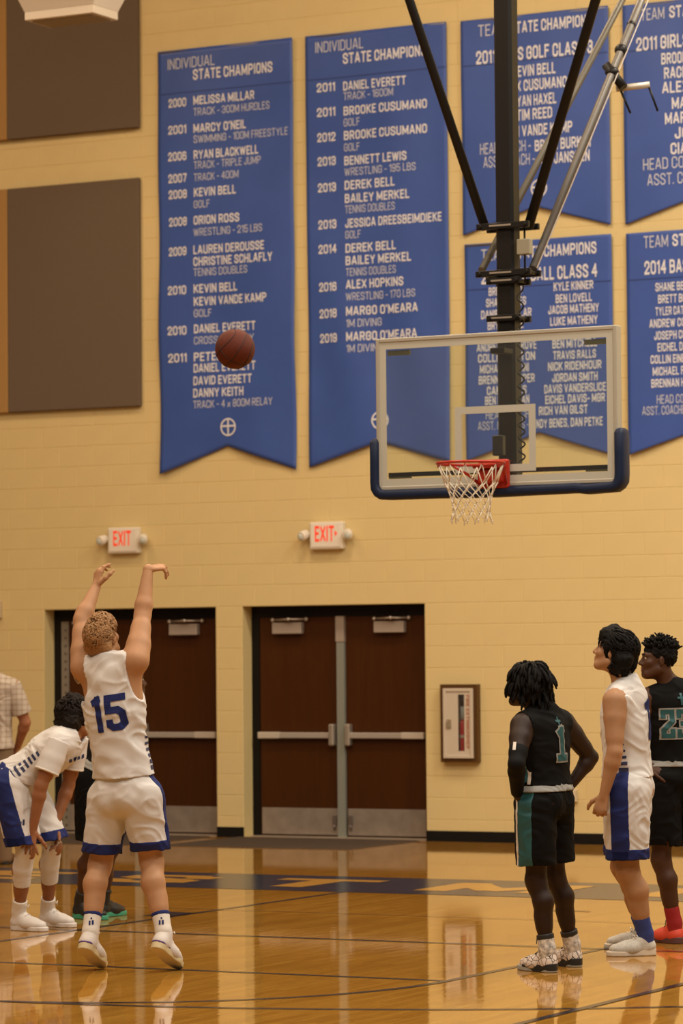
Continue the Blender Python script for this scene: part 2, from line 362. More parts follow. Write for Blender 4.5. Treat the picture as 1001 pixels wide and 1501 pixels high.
# --- paint on the floor
M_LINE = mat('navy_court_paint', (.008, .011, .028), .18, spec=.5)
M_BAND = mat('blue_band_paint', (.012, .022, .050), .18, spec=.5)
M_GOLDP = mat('bare_wood_letter', (.46, .24, .045), .18, spec=.5)
ZL = .0015
def flat(name, polys, m, z=ZL):
    mb = MB()
    for p in polys: mb.add([(q[0], q[1], z) for q in p], [tuple(range(len(p)))])
    return mb.build(name, m, floor)
def strip(name, pts, width, m=M_LINE, z=ZL):
    L_ = []; R_ = []
    for i, q in enumerate(pts):
        a = np.array(pts[max(i - 1, 0)]); b = np.array(pts[min(i + 1, len(pts) - 1)]); t = (b - a) / np.linalg.norm(b - a); n = np.array([-t[1], t[0]]) * width / 2
        L_.append(tuple(np.array(q) + n)); R_.append(tuple(np.array(q) - n))
    return flat(name, [(R_[i], R_[i + 1], L_[i + 1], L_[i]) for i in range(len(pts) - 1)], m, z)
def arc(cx, cy, r, a0, a1, n=60): return [(cx + r * math.cos(math.radians(a0 + (a1 - a0) * i / n)), cy + r * math.sin(math.radians(a0 + (a1 - a0) * i / n))) for i in range(n + 1)]
flat('baseline_band', [[(-9, 1.17), (9, 1.17), (9, 2.72), (-9, 2.72)]], M_BAND)
strip('lane_line', [(-1.829, 1.17), (-1.829, -4.572)], .05)
strip('lane_line', [(1.829, 1.17), (1.829, -4.572)], .05)
strip('free_throw_line', [(-1.85, -4.572), (1.85, -4.572)], .05, z=ZL + .0004)
strip('free_throw_arc', arc(0, -4.572, 1.829, 180, 360), .05, z=ZL + .0008)
strip('three_point_arc', [(-6.02, 1.17)] + arc(0, -.381, 6.02, 180, 360, 90) + [(6.02, 1.17)], .05, z=ZL + .0012)
strip('court_line', [(3.05, 1.17), (3.05, -16)], .05, z=ZL + .0016)
strip('court_line', [(-14, -2.49), (12, -2.49)], .045, z=ZL + .002)
strip('court_line', [(-14, -.66), (12, -.66)], .02, mat('faint_line_paint', (.16, .085, .03), .2), z=ZL + .0024)
flat('lane_block', [[(-2.06, -1.31), (-1.829, -1.31), (-1.829, -.95), (-2.06, -.95)]], M_LINE)
flat('lane_block', [[(1.829, -1.31), (2.06, -1.31), (2.06, -.95), (1.829, -.95)]], M_LINE)
# the school name along the baseline, read from the court
def band_text(txt, centres, y0, y1):
    for ch, (cx, w_) in zip(txt, centres):
        v, f = fit_text(ch, w_, y1 - y0, .22)
        mb = MB().add([(cx - w_ / 2 + q[0], y0 + q[1], ZL + .001 + q[2]) for q in v], f); mb.build('floor_letter', M_GOLDP, floor)

# --- entrance mats
def door_mat(name, poly, label, col):
    m = MB(); n = len(poly); c = np.mean(poly, 0); inn = [tuple(c + (np.array(q) - c) * .965) for q in poly]
    vs = [(q[0], q[1], .001) for q in poly] + [(q[0], q[1], .012) for q in inn]
    m.add(vs, [tuple(range(n, 2 * n))] + [(i, (i + 1) % n, (i + 1) % n + n, i + n) for i in range(n)])
    tag(m.build(name, col), label, 'mat', 'entrance mats at the doors')
M_MAT = mat('grey_brown_carpet_mat', (.075, .055, .040), .95, spec=.1, noise=.25, nscale=120)
door_mat('entrance_mat', [(-6.25, 5.95), (-4.28, 5.95), (-4.28, 7.40), (-6.25, 7.40)], 'brown carpet entrance mat in front of the doors beside the fire extinguisher', M_MAT)
door_mat('entrance_mat', [(-8.5, 5.95), (-6.55, 5.95), (-6.55, 7.40), (-8.5, 7.40)], 'brown carpet entrance mat in front of the doors behind the shooter', M_MAT)
band_text('WESTMINSTER', [(-6.75, 1.2), (-5.25, .8), (-3.87, .85), (-2.5, .9), (-.87, 1.15), (.45, .24), (1.6, .95), (3.0, .85), (4.35, .9), (5.7, .8), (7.1, .9)], 1.52, 2.38)
strip('hash_mark', [(.30, .12), (.62, .12)], .06, mat('faint_line_paint', (.16, .085, .03), .2), z=ZL + .002)

# ================================================================== ON THE WALL
# --- acoustic panels
def panel(x0, x1, z0, z1, label, m, name='acoustic_panel'):
    y1 = WALL - .002; y0 = WALL - .06; o = MB().box(x0, x1, y0, y1, z0, z1, .008).build(name, m)
    tag(o, label, 'panel', 'acoustic wall panels'); return o
M_GREY = mat('grey_brown_fabric', (.160, .120, .084), .95, spec=.1, bump=.3, bscale=400, noise=.05, nscale=200)
M_TAN = mat('tan_fabric', (.42, .25, .09), .95, spec=.1, bump=.3, bscale=400)
panel(-8.87, -7.32, 4.23, 6.50, 'grey brown fabric acoustic panel, lower of the two grey ones', M_GREY)
panel(-8.87, -7.32, 7.00, 9.27, 'grey brown fabric acoustic panel, upper of the two grey ones', M_GREY)
panel(-10.42, -8.872, 4.23, 6.50, 'tan fabric acoustic panel butted against the lower grey panel', M_TAN)
panel(-10.42, -8.872, 7.00, 9.27, 'tan fabric acoustic panel butted against the upper grey panel', M_TAN)

# --- banners
M_VINYL = mat('blue_banner_vinyl', (.048, .105, .39), .42, spec=.4, noise=.05, nscale=3)
M_VHEAD = mat('banner_seam', (.026, .06, .25), .5)
M_LET = mat('white_banner_print', (.74, .76, .80), .6)
M_LET2 = mat('pale_banner_print', (.58, .62, .72), .6)
def ripple(seed):
    rr = random.Random(seed); ws = [(rr.uniform(3, 9), rr.uniform(-4, 4), rr.uniform(0, 6.3), rr.uniform(.4, 1)) for _ in range(5)]
    def f(x, z, dz):                             # deeper towards the free lower end and the edges
        return sum(a * np.sin(k * x + q * z + ph) for k, q, ph, a in ws) * (.003 + .005 * np.clip(dz / 3, 0, 1))
    return f
def banner(x0, x1, ztop, zlow, zmid, label, seed):
    y = WALL - .035; xm = (x0 + x1) / 2; rp = ripple(seed)
    root = empty('championship_banner', (xm, WALL, zlow), label, 'banner', 'blue championship banners on the block wall')
    nx, nz = 36, 90; vs = []; fs = []; th = .003
    for s in (0, 1):
        for j in range(nz + 1):
            for i in range(nx + 1):
                x = x0 + (x1 - x0) * i / nx; zb = zmid + (zlow - zmid) * abs(x - xm) / ((x1 - x0) / 2)
                z = zb + (ztop - zb) * j / nz; vs.append((x, y + float(rp(x, z, ztop - z)) + s * th, z))
    K = (nx + 1) * (nz + 1)
    for j in range(nz):
        for i in range(nx):
            a = j * (nx + 1) + i; fs.append((a, a + 1, a + nx + 2, a + nx + 1)); fs.append((a + K, a + nx + 1 + K, a + nx + 2 + K, a + 1 + K))
    ring = list(range(nx + 1)) + [j * (nx + 1) + nx for j in range(1, nz + 1)] + [nz * (nx + 1) + i for i in range(nx - 1, -1, -1)] + [j * (nx + 1) for j in range(nz - 1, 0, -1)]
    for i in range(len(ring)): a, b = ring[i], ring[(i + 1) % len(ring)]; fs.append((b, a, a + K, b + K))
    MB().add(vs, fs, True).build('banner_cloth', M_VINYL, root)
    MB().cyl((x0 + .01, y + .012, ztop - .015), (x1 - .01, y + .012, ztop - .015), .012, 8).build('hanging_rod', mat('rod_metal', (.3, .28, .26), .4, .6), root)
    MB().add([(x, y - .0035 + float(rp(x, z, ztop - z)), z) for z in (ztop - .435, ztop - .425) for x in np.linspace(x0 + .01, x1 - .01, 37)],
             [(i, i + 1, i + 38, i + 37) for i in range(36)]).build('hem_seam', M_VHEAD, root)
    def words(x, yy, z, f, bold):                # each word is a piece of lettering of its own
        P_ = list(zip(x, yy, z)); W_ = list(fit_text.word)
        for wd in sorted(set(W_)):
            vs_ = [P_[i] for q, w_ in zip(f, W_) if w_ == wd for i in q]; MB().add(vs_, [tuple(range(4 * i, 4 * i + 4)) for i in range(len(vs_) // 4)]).build('lettering', M_LET if bold else M_LET2, root)
    def text(t, xl, xr, base, cap, bold=True, zref=None):
        """xl, xr, base: where the line stands in the photograph"""
        a = at_y(xl, base, y); xl_ = a[0]; xr_ = at_y(xr, base, y)[0] if xr is not None else 2 * xm - xl_
        v, f = fit_text(t, xr_ - xl_, cap, .17 if bold else .11); z = a[2] + v[:, 1]; x = xl_ + v[:, 0]
        yy = y - .004 - v[:, 2] + rp(x, z, ztop - z)
        words(x, yy, z, f, bold)
    def ctext(t, xr, base, cap, bold=True):      # centred line given by its right end
        a = at_y(xr, base, y); xl_ = 2 * xm - a[0]; v, f = fit_text(t, a[0] - xl_, cap, .17 if bold else .11)
        z = a[2] + v[:, 1]; x = xl_ + v[:, 0]; yy = y - .004 - v[:, 2] + rp(x, z, ztop - z)
        words(x, yy, z, f, bold)
    def emblem(px, py, r):
        c = at_y(px, py, y); n = 32; vs = []; fs = []
        for k in range(n):
            for q in (r, r * .82): vs.append((c[0] + q * math.cos(6.2832 * k / n), c[2] + q * math.sin(6.2832 * k / n)))
        for k in range(n): fs.append((2 * k, 2 * ((k + 1) % n), 2 * ((k + 1) % n) + 1, 2 * k + 1))
        for (a, b, c_, d) in ((-.10, .10, -.85, .85), (-.85, .85, .02, .22)):
            m = len(vs); vs += [(c[0] + a * r, c[2] + c_ * r), (c[0] + b * r, c[2] + c_ * r), (c[0] + b * r, c[2] + d * r), (c[0] + a * r, c[2] + d * r)]; fs.append((m, m + 1, m + 2, m + 3))
        MB().add([(q[0], y - .006 + float(rp(q[0], q[1], ztop - q[1])), q[1]) for q in vs], fs).build('cross_emblem', M_LET, root)
    return text, ctext, emblem
CB, CL = .087, .075
t, ct, em = banner(-7.10, -5.583, 7.735, 3.546, 3.80, 'tall blue banner starting with the year 2000, beside the grey panels', 1)
t('INDIVIDUAL', 246, 315, 102.6, .105, False); t('STATE CHAMPIONS', 283.5, 400, 117.5, .105)
for y_, b in (('2000', 158.5), ('2001', 198), ('2006', 237), ('2007', 269), ('2008', 292.4), ('2008', 332.5), ('2009', 376), ('2010', 433), ('2010', 492), ('2011', 532)): t(y_, 247.5, 274, b, CB)
for s_, xr, b, bo in (('MELISSA MILLAR', 373, 154, 1), ('TRACK - 300M HURDLES', 395.5, 170, 0), ("MARCY O'NEIL", 360.5, 195, 1), ('SWIMMING - 100M FREESTYLE', 422, 210, 0),
    ('RYAN BLACKWELL', 378.7, 233.6, 1), ('TRACK - TRIPLE JUMP', 382.4, 248, 0), ('TRACK - 400M', 349.7, 265.8, 0), ('KEVIN BELL', 346, 288.7, 1), ('GOLF', 307.8, 305.4, 0),
    ('ORION ROSS', 351, 329.7, 1), ('WRESTLING - 215 LBS', 385, 346.5, 0), ('LAUREN DEROUSSE', 388, 373, 1), ('CHRISTINE SCHLAFLY', 400, 390.3, 1), ('TENNIS DOUBLES', 363, 405, 0),
    ('KEVIN BELL', 347.4, 430, 1), ('KEVIN VANDE KAMP', 391, 448.6, 1), ('GOLF', 309, 465, 0), ('DANIEL EVERETT', 374.5, 488.7, 1), ('CROSS COUNTRY', 372, 505, 0),
    ('PETER', 326, 530, 1), ('DANIEL EVERETT', 374.5, 546.5, 1), ('DAVID EVERETT', 369, 565, 1), ('DANNY KEITH', 357, 583, 1), ('TRACK - 4 x 800M RELAY', 400, 599, 0)):
    t(s_, 284.3, xr, b, CB if bo else CL, bool(bo))
em(334.8, 626, .088)
t, ct, em = banner(-5.44, -3.93, 7.73, 3.556, 3.775, 'tall blue banner ending with the year 2019, partly behind the backboard', 2)
t('INDIVIDUAL', 462.5, 532.7, 78, .105, False); t('STATE CHAMPIONS', 502.4, 625, 94, .105)
for y_, b in (('2011', 135.8), ('2011', 172), ('2012', 208.8), ('2013', 244), ('2013', 282.4), ('2013', 336.6), ('2014', 372.5), ('2016', 428), ('2018', 467), ('2019', 503)): t(y_, 464.5 + (b - 136) / 90, 491 + (b - 136) / 90, b, CB)
for s_, xr, b, bo in (('DANIEL EVERETT', 595.4, 133, 1), ('TRACK - 1600M', 577, 147, 0), ('BROOKE CUSUMANO', 625.7, 169.4, 1), ('GOLF', 527, 185.4, 0), ('BROOKE CUSUMANO', 625.7, 205.4, 1), ('GOLF', 527, 222, 0),
    ('BENNETT LEWIS', 596.6, 242.4, 1), ('WRESTLING - 195 LBS', 609.7, 258, 0), ('DEREK BELL', 579.5, 278.4, 1), ('BAILEY MERKEL', 600.6, 297.8, 1), ('TENNIS DOUBLES', 579.5, 313, 0),
    ('JESSICA DREESBEIMDIEKE', 646.8, 334.3, 1), ('GOLF', 528.7, 350, 0), ('DEREK BELL', 581, 370.8, 1), ('BAILEY MERKEL', 603, 389, 1), ('TENNIS DOUBLES', 581, 405, 0),
    ('ALEX HOPKINS', 592, 424, 1), ('WRESTLING - 170 LBS', 609, 441, 0), ("MARGO O'MEARA", 613, 463, 1), ('1M DIVING', 559, 480, 0), ("MARGO O'MEARA", 612, 500.5, 1), ('1M DIVING', 560, 517, 0)):
    t(s_, 502.8 + (b - 133) / 60, xr, b, CB if bo else CL, bool(bo))
em(557, 616, .088)
t, ct, em = banner(-3.775, -2.268, 7.715, 5.685, 5.907, 'short blue team banner of boys golf champions behind the hoop post', 3)
t('TEAM', 701, 743, 54, .11, False); t('STATE CHAMPIONS', 748, 868, 50, .11)
t('2011 BOYS GOLF CLASS 3', 698, None, 94.7, .125)
for s_, xr, b in (('KEVIN BELL', 815, 107.5), ('ALEX CUSUMANO', 831.6, 127.5), ('RYAN HAXEL', 816, 151.5), ('TIM REED', 810, 172.5), ('KEVIN VANDE KAMP', 839.6, 193.5)): ct(s_, xr, b, .105)
t('HEAD COACH -', 704, 778, 227, .105, False); t('BRIAN BURKEY', 784, 869, 222, .105)
t('ASST. COACH -', 709, 784, 246.5, .105, False); t('KIM JANSSEN', 790, 865, 242, .105)
em(790.5, 276, .085)
t, ct, em = banner(-3.762, -2.263, 5.60, 3.56, 3.80, 'short blue team banner of baseball champions seen through the backboard glass', 4)
t('TEAM', 705, 745, 383, .11, False); t('STATE CHAMPIONS', 750, 875, 380, .11)
t('2013 BASEBALL CLASS 4', 705, 876, 417, .125)
for s_, xl, xr, b in (('KYLE KINNER', 812, 870, 427), ('BEN LOVELL', 815, 868, 444.5), ('JACOB MATHENY', 804, 878, 461), ('LUKE MATHENY', 807, 876, 478), ('BEN MITCHELL', 810, 875, 511), ('TRAVIS RALLS', 811, 873.5, 527.5),
    ('NICK RIDENHOUR', 803.5, 881.5, 544), ('JORDAN SMITH', 809.5, 876, 560.5), ('DAVIS VANDERSLICE', 798, 888, 577), ('EICHEL DAVIS- MGR', 799.5, 887, 592.5)): t(s_, xl, xr, b, .080)
for s_, xl, xr, b in (('BRETT BOND', 716, 766, 434), ('SHANE BENES', 712, 772, 450.5), ('DANIEL CUELLAR', 705, 780, 468), ('BRYAN COLE', 715, 768, 484), ('ANDREW COSGROVE', 699, 787, 516), ('COLLIN EASTON', 701, 785, 532),
    ('MICHAEL FANTINI', 704, 775.6, 548), ('BRENNAN HARPER', 702.7, 784, 564), ('CAM HAYES', 714.5, 772, 579.5), ('BEN HOLTZMAN', 712, 776, 594)): t(s_, xl, xr, b, .080)
t('HEAD COACH -', 713, 783, 615, .080, False); t('RICH VAN GILST', 790, 861.5, 609, .082)
t('ASST. COACHES -', 701.5, 775, 631, .080, False); t('ANDY BENES, DAN PETKE', 780, 883.5, 628, .082)
t, ct, em = banner(-2.125, -.62, 7.70, 5.675, 5.90, 'short blue team banner of girls golf champions, upper right of the post', 5)
t('TEAM', 939.5, 974, 31, .11, False); t('STATE CHAMPIONS', 981, 1118, 26.5, .11)
t('2011 GIRLS GOLF CLASS 3', 933, None, 75.5, .125)
for s_, xl, b in (('BROOKE CUSUMANO', 970, 95), ('RACHEL HANSEN', 974, 116), ('ALEXIS MEYER', 971, 137.5), ('MARIE COLE', 985, 160), ('MARY BURKEY', 975, 182.5), ('JO KLEIN', 989, 203.5), ('CIARA LANE', 983, 226.5)): t(s_, xl, None, b, .105)
t('HEAD COACH - K. MILLER', 943, None, 250, .105, False); t('ASST. COACH - J. LEWIS', 949, None, 272.5, .105, False)
t, ct, em = banner(-2.118, -.615, 5.592, 3.556, 3.785, 'short blue team banner of baseball champions of 2014, right of the backboard', 6)
t('TEAM', 944, 980, 364, .11, False); t('STATE CHAMPIONS', 986, 1122, 361, .11)
t('2014 BASEBALL CLASS 4', 945, None, 403, .125)
for s_, xl, xr, b in (('SHANE BENES', 961, 1020, 427.5), ('BRETT BOND', 965, 1018, 445), ('TYLER CATLETT', 961, 1022, 463), ('ANDREW COLLINS', 952, 1030, 481), ('JOSEPH CURTIS', 959, 1026, 498.5), ('EICHEL DAVIS', 964, 1022, 515.5),
    ('COLLIN EINERTSON', 954, 1034, 533.5), ('MICHAEL FANTINI', 957, 1032, 551), ('BRENNAN HARPER', 955, 1033, 568.5)): t(s_, xl, xr, b, .078)
t('HEAD COACH - RICH VAN GILST', 963, None, 592, .080, False); t('ASST. COACHES - ANDY BENES, DAN PETKE', 942, None, 609, .080, False)

# --- exit signs with twin lamp heads
M_WPLAS = mat('white_plastic', (.78, .72, .60), .4)
M_REDLED = mat('red_exit_letters', (.95, .07, .03), .5, emit=.55)
def exit_sign(x0, x1, z0, z1, txt, label):
    xc = (x0 + x1) / 2; root = empty('exit_sign', (xc, WALL, z0), label, 'sign', 'exit signs above the double doors'); y0 = WALL - .075
    MB().box(x0, x1, y0, WALL - .001, z0, z1, .01).build('housing', M_WPLAS, root)
    MB().box(x0 + .02, x1 - .02, y0 - .006, y0 + .002, z0 + .02, z1 - .015, .004).build('face_plate', mat('exit_face', (.86, .80, .68), .4), root)
    v, f = fit_text('EXIT', (x1 - x0) * .58, .15, .17); xs = xc - (x1 - x0) * (.30 if not txt else .32)
    MB().add([(xs + q[0], y0 - .008 - q[2], z0 + .075 + q[1]) for q in v], f).build('lettering', M_REDLED, root)
    if txt:
        a = xs + (x1 - x0) * .60; zc = z0 + .15
        MB().add([(a, y0 - .008, zc + .028), (a, y0 - .008, zc - .028), (a + .03, y0 - .008, zc)], [(0, 1, 2)]).build('arrow', M_REDLED, root)
    for s in (-1, 1):
        x = x0 - .045 if s < 0 else x1 + .05; zc = (z0 + z1) / 2 + .02
        MB().cyl((x0 if s < 0 else x1, WALL - .04, zc), (x, WALL - .045, zc), .02, 10).build('lamp_arm', M_WPLAS, root)
        h = MB().tube([(x, WALL - .02, zc), (x, WALL - .05, zc), (x + s * .02, WALL - .10, zc - .02), (x + s * .025, WALL - .12, zc - .025)], [.025, .045, .05, .042], 14).build('lamp_head', M_WPLAS, root)
        MB().sphere((x + s * .025, WALL - .118, zc - .024), .036, 12, 8, (1, .5, 1)).build('lamp_lens', mat('lamp_lens', (.55, .58, .50), .12), h)
exit_sign(-7.69, -7.338, 2.778, 3.035, '', 'white exit sign above the head of the shooting player')
exit_sign(-5.42, -5.063, 2.767, 3.029, '>', 'white exit sign with right pointing arrow below the tall banner')

# --- fire extinguisher cabinet and the extinguisher in it
root = empty('extinguisher_cabinet', (-3.85, WALL, .745), 'brown trimmed white fire extinguisher cabinet right of the doors', 'cabinet')
M_BRZ = mat('bronze_trim', (.105, .048, .010), .45, .3); M_CABW = mat('cabinet_white', (.60, .53, .42), .4)
x0, x1, z0, z1 = -4.042, -3.66, .745, 1.472
fr = MB()
for a, b, c, d in ((x0, x0 + .035, z0, z1), (x1 - .035, x1, z0, z1), (x0 + .035, x1 - .035, z0, z0 + .035), (x0 + .035, x1 - .035, z1 - .035, z1)): fr.box(a, b, WALL - .075, WALL - .001, c, d)
fr.build('trim', M_BRZ, root)
MB().box(x0 + .035, x1 - .035, WALL - .012, WALL - .001, z0 + .035, z1 - .035).build('back_panel', mat('cabinet_inside', (.45, .36, .25), .6), root)
dr = MB(); a, b, c, d = x0 + .037, x1 - .037, z0 + .037, z1 - .037; wx0, wx1, wz0, wz1 = x0 + .19, x0 + .255, z0 + .105, z1 - .095
for q in ((a, wx0, c, d), (wx1, b, c, d), (wx0, wx1, c, wz0), (wx0, wx1, wz1, d)): dr.box(q[0], q[1], WALL - .088, WALL - .078, q[2], q[3])
for q in ((a, a + .03, c, d), (b - .03, b, c, d), (a + .03, b - .03, c, c + .03), (a + .03, b - .03, d - .03, d)): dr.box(q[0], q[1], WALL - .098, WALL - .086, q[2], q[3], .003)
door = dr.build('cabinet_door', M_CABW, root)
def clear_material(name, tint, haze, rough=.05):
    m = bpy.data.materials.new(name); m.use_nodes = True; nt = m.node_tree; N = nt.nodes; out = N['Material Output']; N.remove(N['Principled BSDF'])
    t_ = N.new('ShaderNodeBsdfTransparent'); t_.inputs[0].default_value = (*tint, 1); g = N.new('ShaderNodeBsdfGlossy'); g.inputs['Roughness'].default_value = rough
    fz = N.new('ShaderNodeFresnel'); fz.inputs['IOR'].default_value = 1.45; mx = N.new('ShaderNodeMixShader'); nt.links.new(fz.outputs[0], mx.inputs[0])
    nt.links.new(t_.outputs[0], mx.inputs[1]); nt.links.new(g.outputs[0], mx.inputs[2])
    df = N.new('ShaderNodeBsdfDiffuse'); df.inputs[0].default_value = (.8, .8, .78, 1); m2 = N.new('ShaderNodeMixShader'); m2.inputs[0].default_value = haze
    nt.links.new(mx.outputs[0], m2.inputs[1]); nt.links.new(df.outputs[0], m2.inputs[2]); nt.links.new(m2.outputs[0], out.inputs[0])
    return m
M_GLASS = clear_material('window_glass', (.97, .98, .97), .02)
MB().box(wx0, wx1, WALL - .084, WALL - .081, wz0, wz1).build('door_window', M_GLASS, door)
h = MB().box(x0 + .075, x0 + .12, WALL - .097, WALL - .088, z0 + .315, z0 + .40, .003); h.box(x0 + .085, x0 + .093, WALL - .115, WALL - .097, z0 + .325, z0 + .39)
h.build('pull_handle', mat('handle_grey', (.40, .33, .22), .4, .4), door)
v, f = fit_text('FIRE EXTINGUISHER', .50, .032, .2)
MB().add([(x0 + .275 + q[1], WALL - .0895 - q[2], z1 - .10 - q[0]) for q in v], [tuple(g) for g in f]).build('lettering', mat('red_print', (.42, .15, .09), .5), door)
ext = empty('fire_extinguisher', (x0 + .222, WALL - .045, z0 + .06), 'red fire extinguisher with black horn behind the cabinet window', 'extinguisher')
ex, ey = x0 + .222, WALL - .046
MB().tube([(ex, ey, z0 + .085), (ex, ey, z0 + .095), (ex, ey, z0 + .36), (ex, ey, z0 + .39), (ex, ey, z0 + .40)], [.02, .031, .031, .022, .012], 16).build('cylinder', mat('extinguisher_red', (.75, .02, .012), .3), ext)
MB().tube([(ex, ey, z0 + .225), (ex, ey, z0 + .255)], .0318, 16).build('label_sticker', mat('sticker', (.75, .68, .58), .5), ext)
MB().tube([(ex, ey, z0 + .40), (ex, ey, z0 + .52)], [.018, .026], 12).build('valve', mat('valve_grey', (.60, .72, .76), .4), ext)
MB().tube([(ex, ey, z0 + .52), (ex, ey, z0 + .63)], [.026, .03], 12).build('horn', mat('horn_black', (.012, .012, .012), .5), ext)
MB().box(ex - .03, ex + .03, ey - .03, ey + .03, z0 + .04, z0 + .085).build('foot_bracket', mat('bracket_blue', (.25, .30, .36), .5), ext)

# --- socket box and control box
root = empty('wall_socket', (-2.725, WALL, .39), 'small cream socket box on the wall beside the player in black', 'socket')
MB().box(-2.775, -2.68, WALL - .045, WALL - .001, .385, .505, .006).build('box', mat('socket_cream', (.62, .52, .34), .5), root)
MB().box(-2.765, -2.69, WALL - .05, WALL - .044, .395, .495, .003).build('cover_plate', mat('socket_plate', (.70, .60, .42), .45), root)
sk = MB()
for zc in (.425, .465):
    for dx in (-.012, .012): sk.box(-2.7275 + dx - .003, -2.7275 + dx + .003, WALL - .0512, WALL - .0495, zc - .009, zc + .009)
sk.build('slots', mat('slot_dark', (.06, .05, .04), .6), root)
root = empty('control_box', (-9.04, WALL, 2.16), 'small beige control box on the wall left of the doors', 'control box')
MB().box(-9.10, -8.985, WALL - .05, WALL - .001, 2.16, 2.34, .008).build('box', mat('box_beige', (.55, .44, .28), .5), root)
MB().box(-9.085, -9.0, WALL - .056, WALL - .049, 2.20, 2.32, .004).build('cover', mat('cover_beige', (.60, .48, .30), .5), root)

# --- white tapered housing hung in front of the upper panel
root = empty('ceiling_speaker', (-7.35, 4.5, 7.0), 'white tapered loudspeaker housing hanging in front of the upper grey panel', 'loudspeaker')
c0 = at_y(36, 30, 4.5); c1 = at_y(137, 20, 4.5); zb = c0[2]; xa, xb = c0[0], c1[0]; dy = .42
M_SPK = mat('white_housing', (.72, .66, .55), .45)
lip = .075
MB().box(xa, xb, 4.5, 4.5 + dy, zb, zb + lip, .004).build('bottom_lip', M_SPK, root)
MB().box(xa + .05, xb - .05, 4.55, 4.5 + dy - .05, zb - .012, zb + .001).build('grille', mat('speaker_grille', (.30, .24, .14), .7), root)
ex_ = .34; H_ = .9; vs = []
for (z_, e_) in ((zb + lip, 0), (zb + lip + H_, ex_)): vs += [(xa - e_, 4.5 - e_, z_), (xb + e_, 4.5 - e_, z_), (xb + e_, 4.5 + dy + e_, z_), (xa - e_, 4.5 + dy + e_, z_)]
MB().add(vs, [(3, 2, 1, 0), (4, 5, 6, 7)] + [(i, (i + 1) % 4, (i + 1) % 4 + 4, i + 4) for i in range(4)]).build('tapered_body', M_SPK, root)
hr = MB()
for x_ in (xa + .1, xb - .1): hr.cyl((x_, 4.5 + dy / 2, zb + lip + H_), (x_, 4.5 + dy / 2, CEIL), .012, 8)
hr.build('hanger_rod', mat('rod_metal', (.3, .28, .26), .4, .6), root)

# ================================================================== THE HOOP
BX, BZ0, BZ1 = .9144, 2.896, 3.962
hoop = empty('basketball_hoop', (0, .3, 2.8), 'ceiling hung basketball hoop with glass backboard, blue padding and red rim', 'basketball hoop')
M_BFR = mat('backboard_frame_paint', (.37, .35, .29), .45, .1)
M_BSTR = mat('white_glass_stripe', (.44, .44, .38), .4)
M_BLACK = mat('black_powder_coat', (.010, .009, .008), .4, 0., spec=.22)
M_GALV = mat('galvanised_tube', (.20, .19, .17), .4, .5)
M_GLB = clear_material('backboard_glass', (.93, .96, .94), .022, .02)
fw_ = .030
board = MB().box(-BX + .01, BX - .01, .012, .024, BZ0 + .01, BZ1 - .01).build('glass_pane', M_GLB, hoop)
fr = MB()
for a, b, c, d in ((-BX, -BX + fw_, BZ0, BZ1), (BX - fw_, BX, BZ0, BZ1), (-BX + fw_, BX - fw_, BZ0, BZ0 + fw_), (-BX + fw_, BX - fw_, BZ1 - fw_, BZ1)): fr.box(a, b, 0, .085, c, d, .006)
frame = fr.build('frame', M_BFR, hoop)
def stripe(name, x0, x1, z0, z1, wd):
    s = MB()
    for a, b, c, d in ((x0, x0 + wd, z0, z1), (x1 - wd, x1, z0, z1), (x0 + wd, x1 - wd, z0, z0 + wd), (x0 + wd, x1 - wd, z1 - wd, z1)): s.box(a, b, .008, .012, c, d)
    return s.build(name, M_BSTR, board)
stripe('border_stripe', -BX + fw_, BX - fw_, BZ0 + fw_, BZ1 - fw_, .048)
stripe('target_square', -.305, .305, 3.048 - .05, 3.048 + .4075, .05)
rl = MB().box(-BX + .08, BX - .08, .03, .08, BZ0 + .095, BZ0 + .125); rl.build('rear_rail', M_BLACK, frame)
for sx in (-1, 1):
    for z_ in (BZ0 + .085, BZ1 - .118):
        MB().box(sx * (BX - .25) if sx > 0 else -BX + .082, BX - .082 if sx > 0 else -(BX - .25), .03, .055, z_ - .002, z_ + .032).build('corner_bracket', mat('olive_bracket', (.16, .15, .07), .5), frame)
# padding: a U of foam round the lower edge
M_PAD = mat('navy_padding', (.006, .015, .046), .5, spec=.25)
pd = MB(); zt = BZ0 + .37
def padseg(path, ry, rx):
    N = len(path); n = 14; rings = []
    for i, (x, z, nx, nz) in enumerate(path):
        for k in range(n):
            a = 2 * math.pi * k / n; ca, sa = math.cos(a), math.sin(a)
            ca = math.copysign(abs(ca) ** .55, ca); sa = math.copysign(abs(sa) ** .55, sa)
            rings.append((x + nx * rx[i] * ca, .045 + ry[i] * sa, z + nz * rx[i] * ca))
    fs = [(i * n + k, i * n + (k + 1) % n, (i + 1) * n + (k + 1) % n, (i + 1) * n + k) for i in range(N - 1) for k in range(n)] + [tuple(range(n))[::-1], tuple((N - 1) * n + k for k in range(n))]
    pd.add(rings, fs, True)
path = []; rx = []; ry = []
for z_, s in ((zt, .45), (zt - .012, .8), (zt - .035, 1), (BZ0 + .2, 1), (BZ0 + .06, 1)): path.append((-BX - .012, z_, -1, 0)); rx.append(.036 * s); ry.append(.075 * s)
for a in (20, 45, 70): path.append((-BX + .058 - .07 * math.cos(math.radians(a)), BZ0 + .04 - .07 * math.sin(math.radians(a)), -math.cos(math.radians(a)), -math.sin(math.radians(a)))); rx.append(.038); ry.append(.075)
for x_, dz in ((-BX + .1, 0), (-.45, 0), (-.2, -.005), (0, -.006), (.2, -.002), (.35, 0), (.6, .004), (.68, -.006), (BX - .1, 0)): path.append((x_, BZ0 - .03 + dz, 0, -1)); rx.append(.036); ry.append(.075)
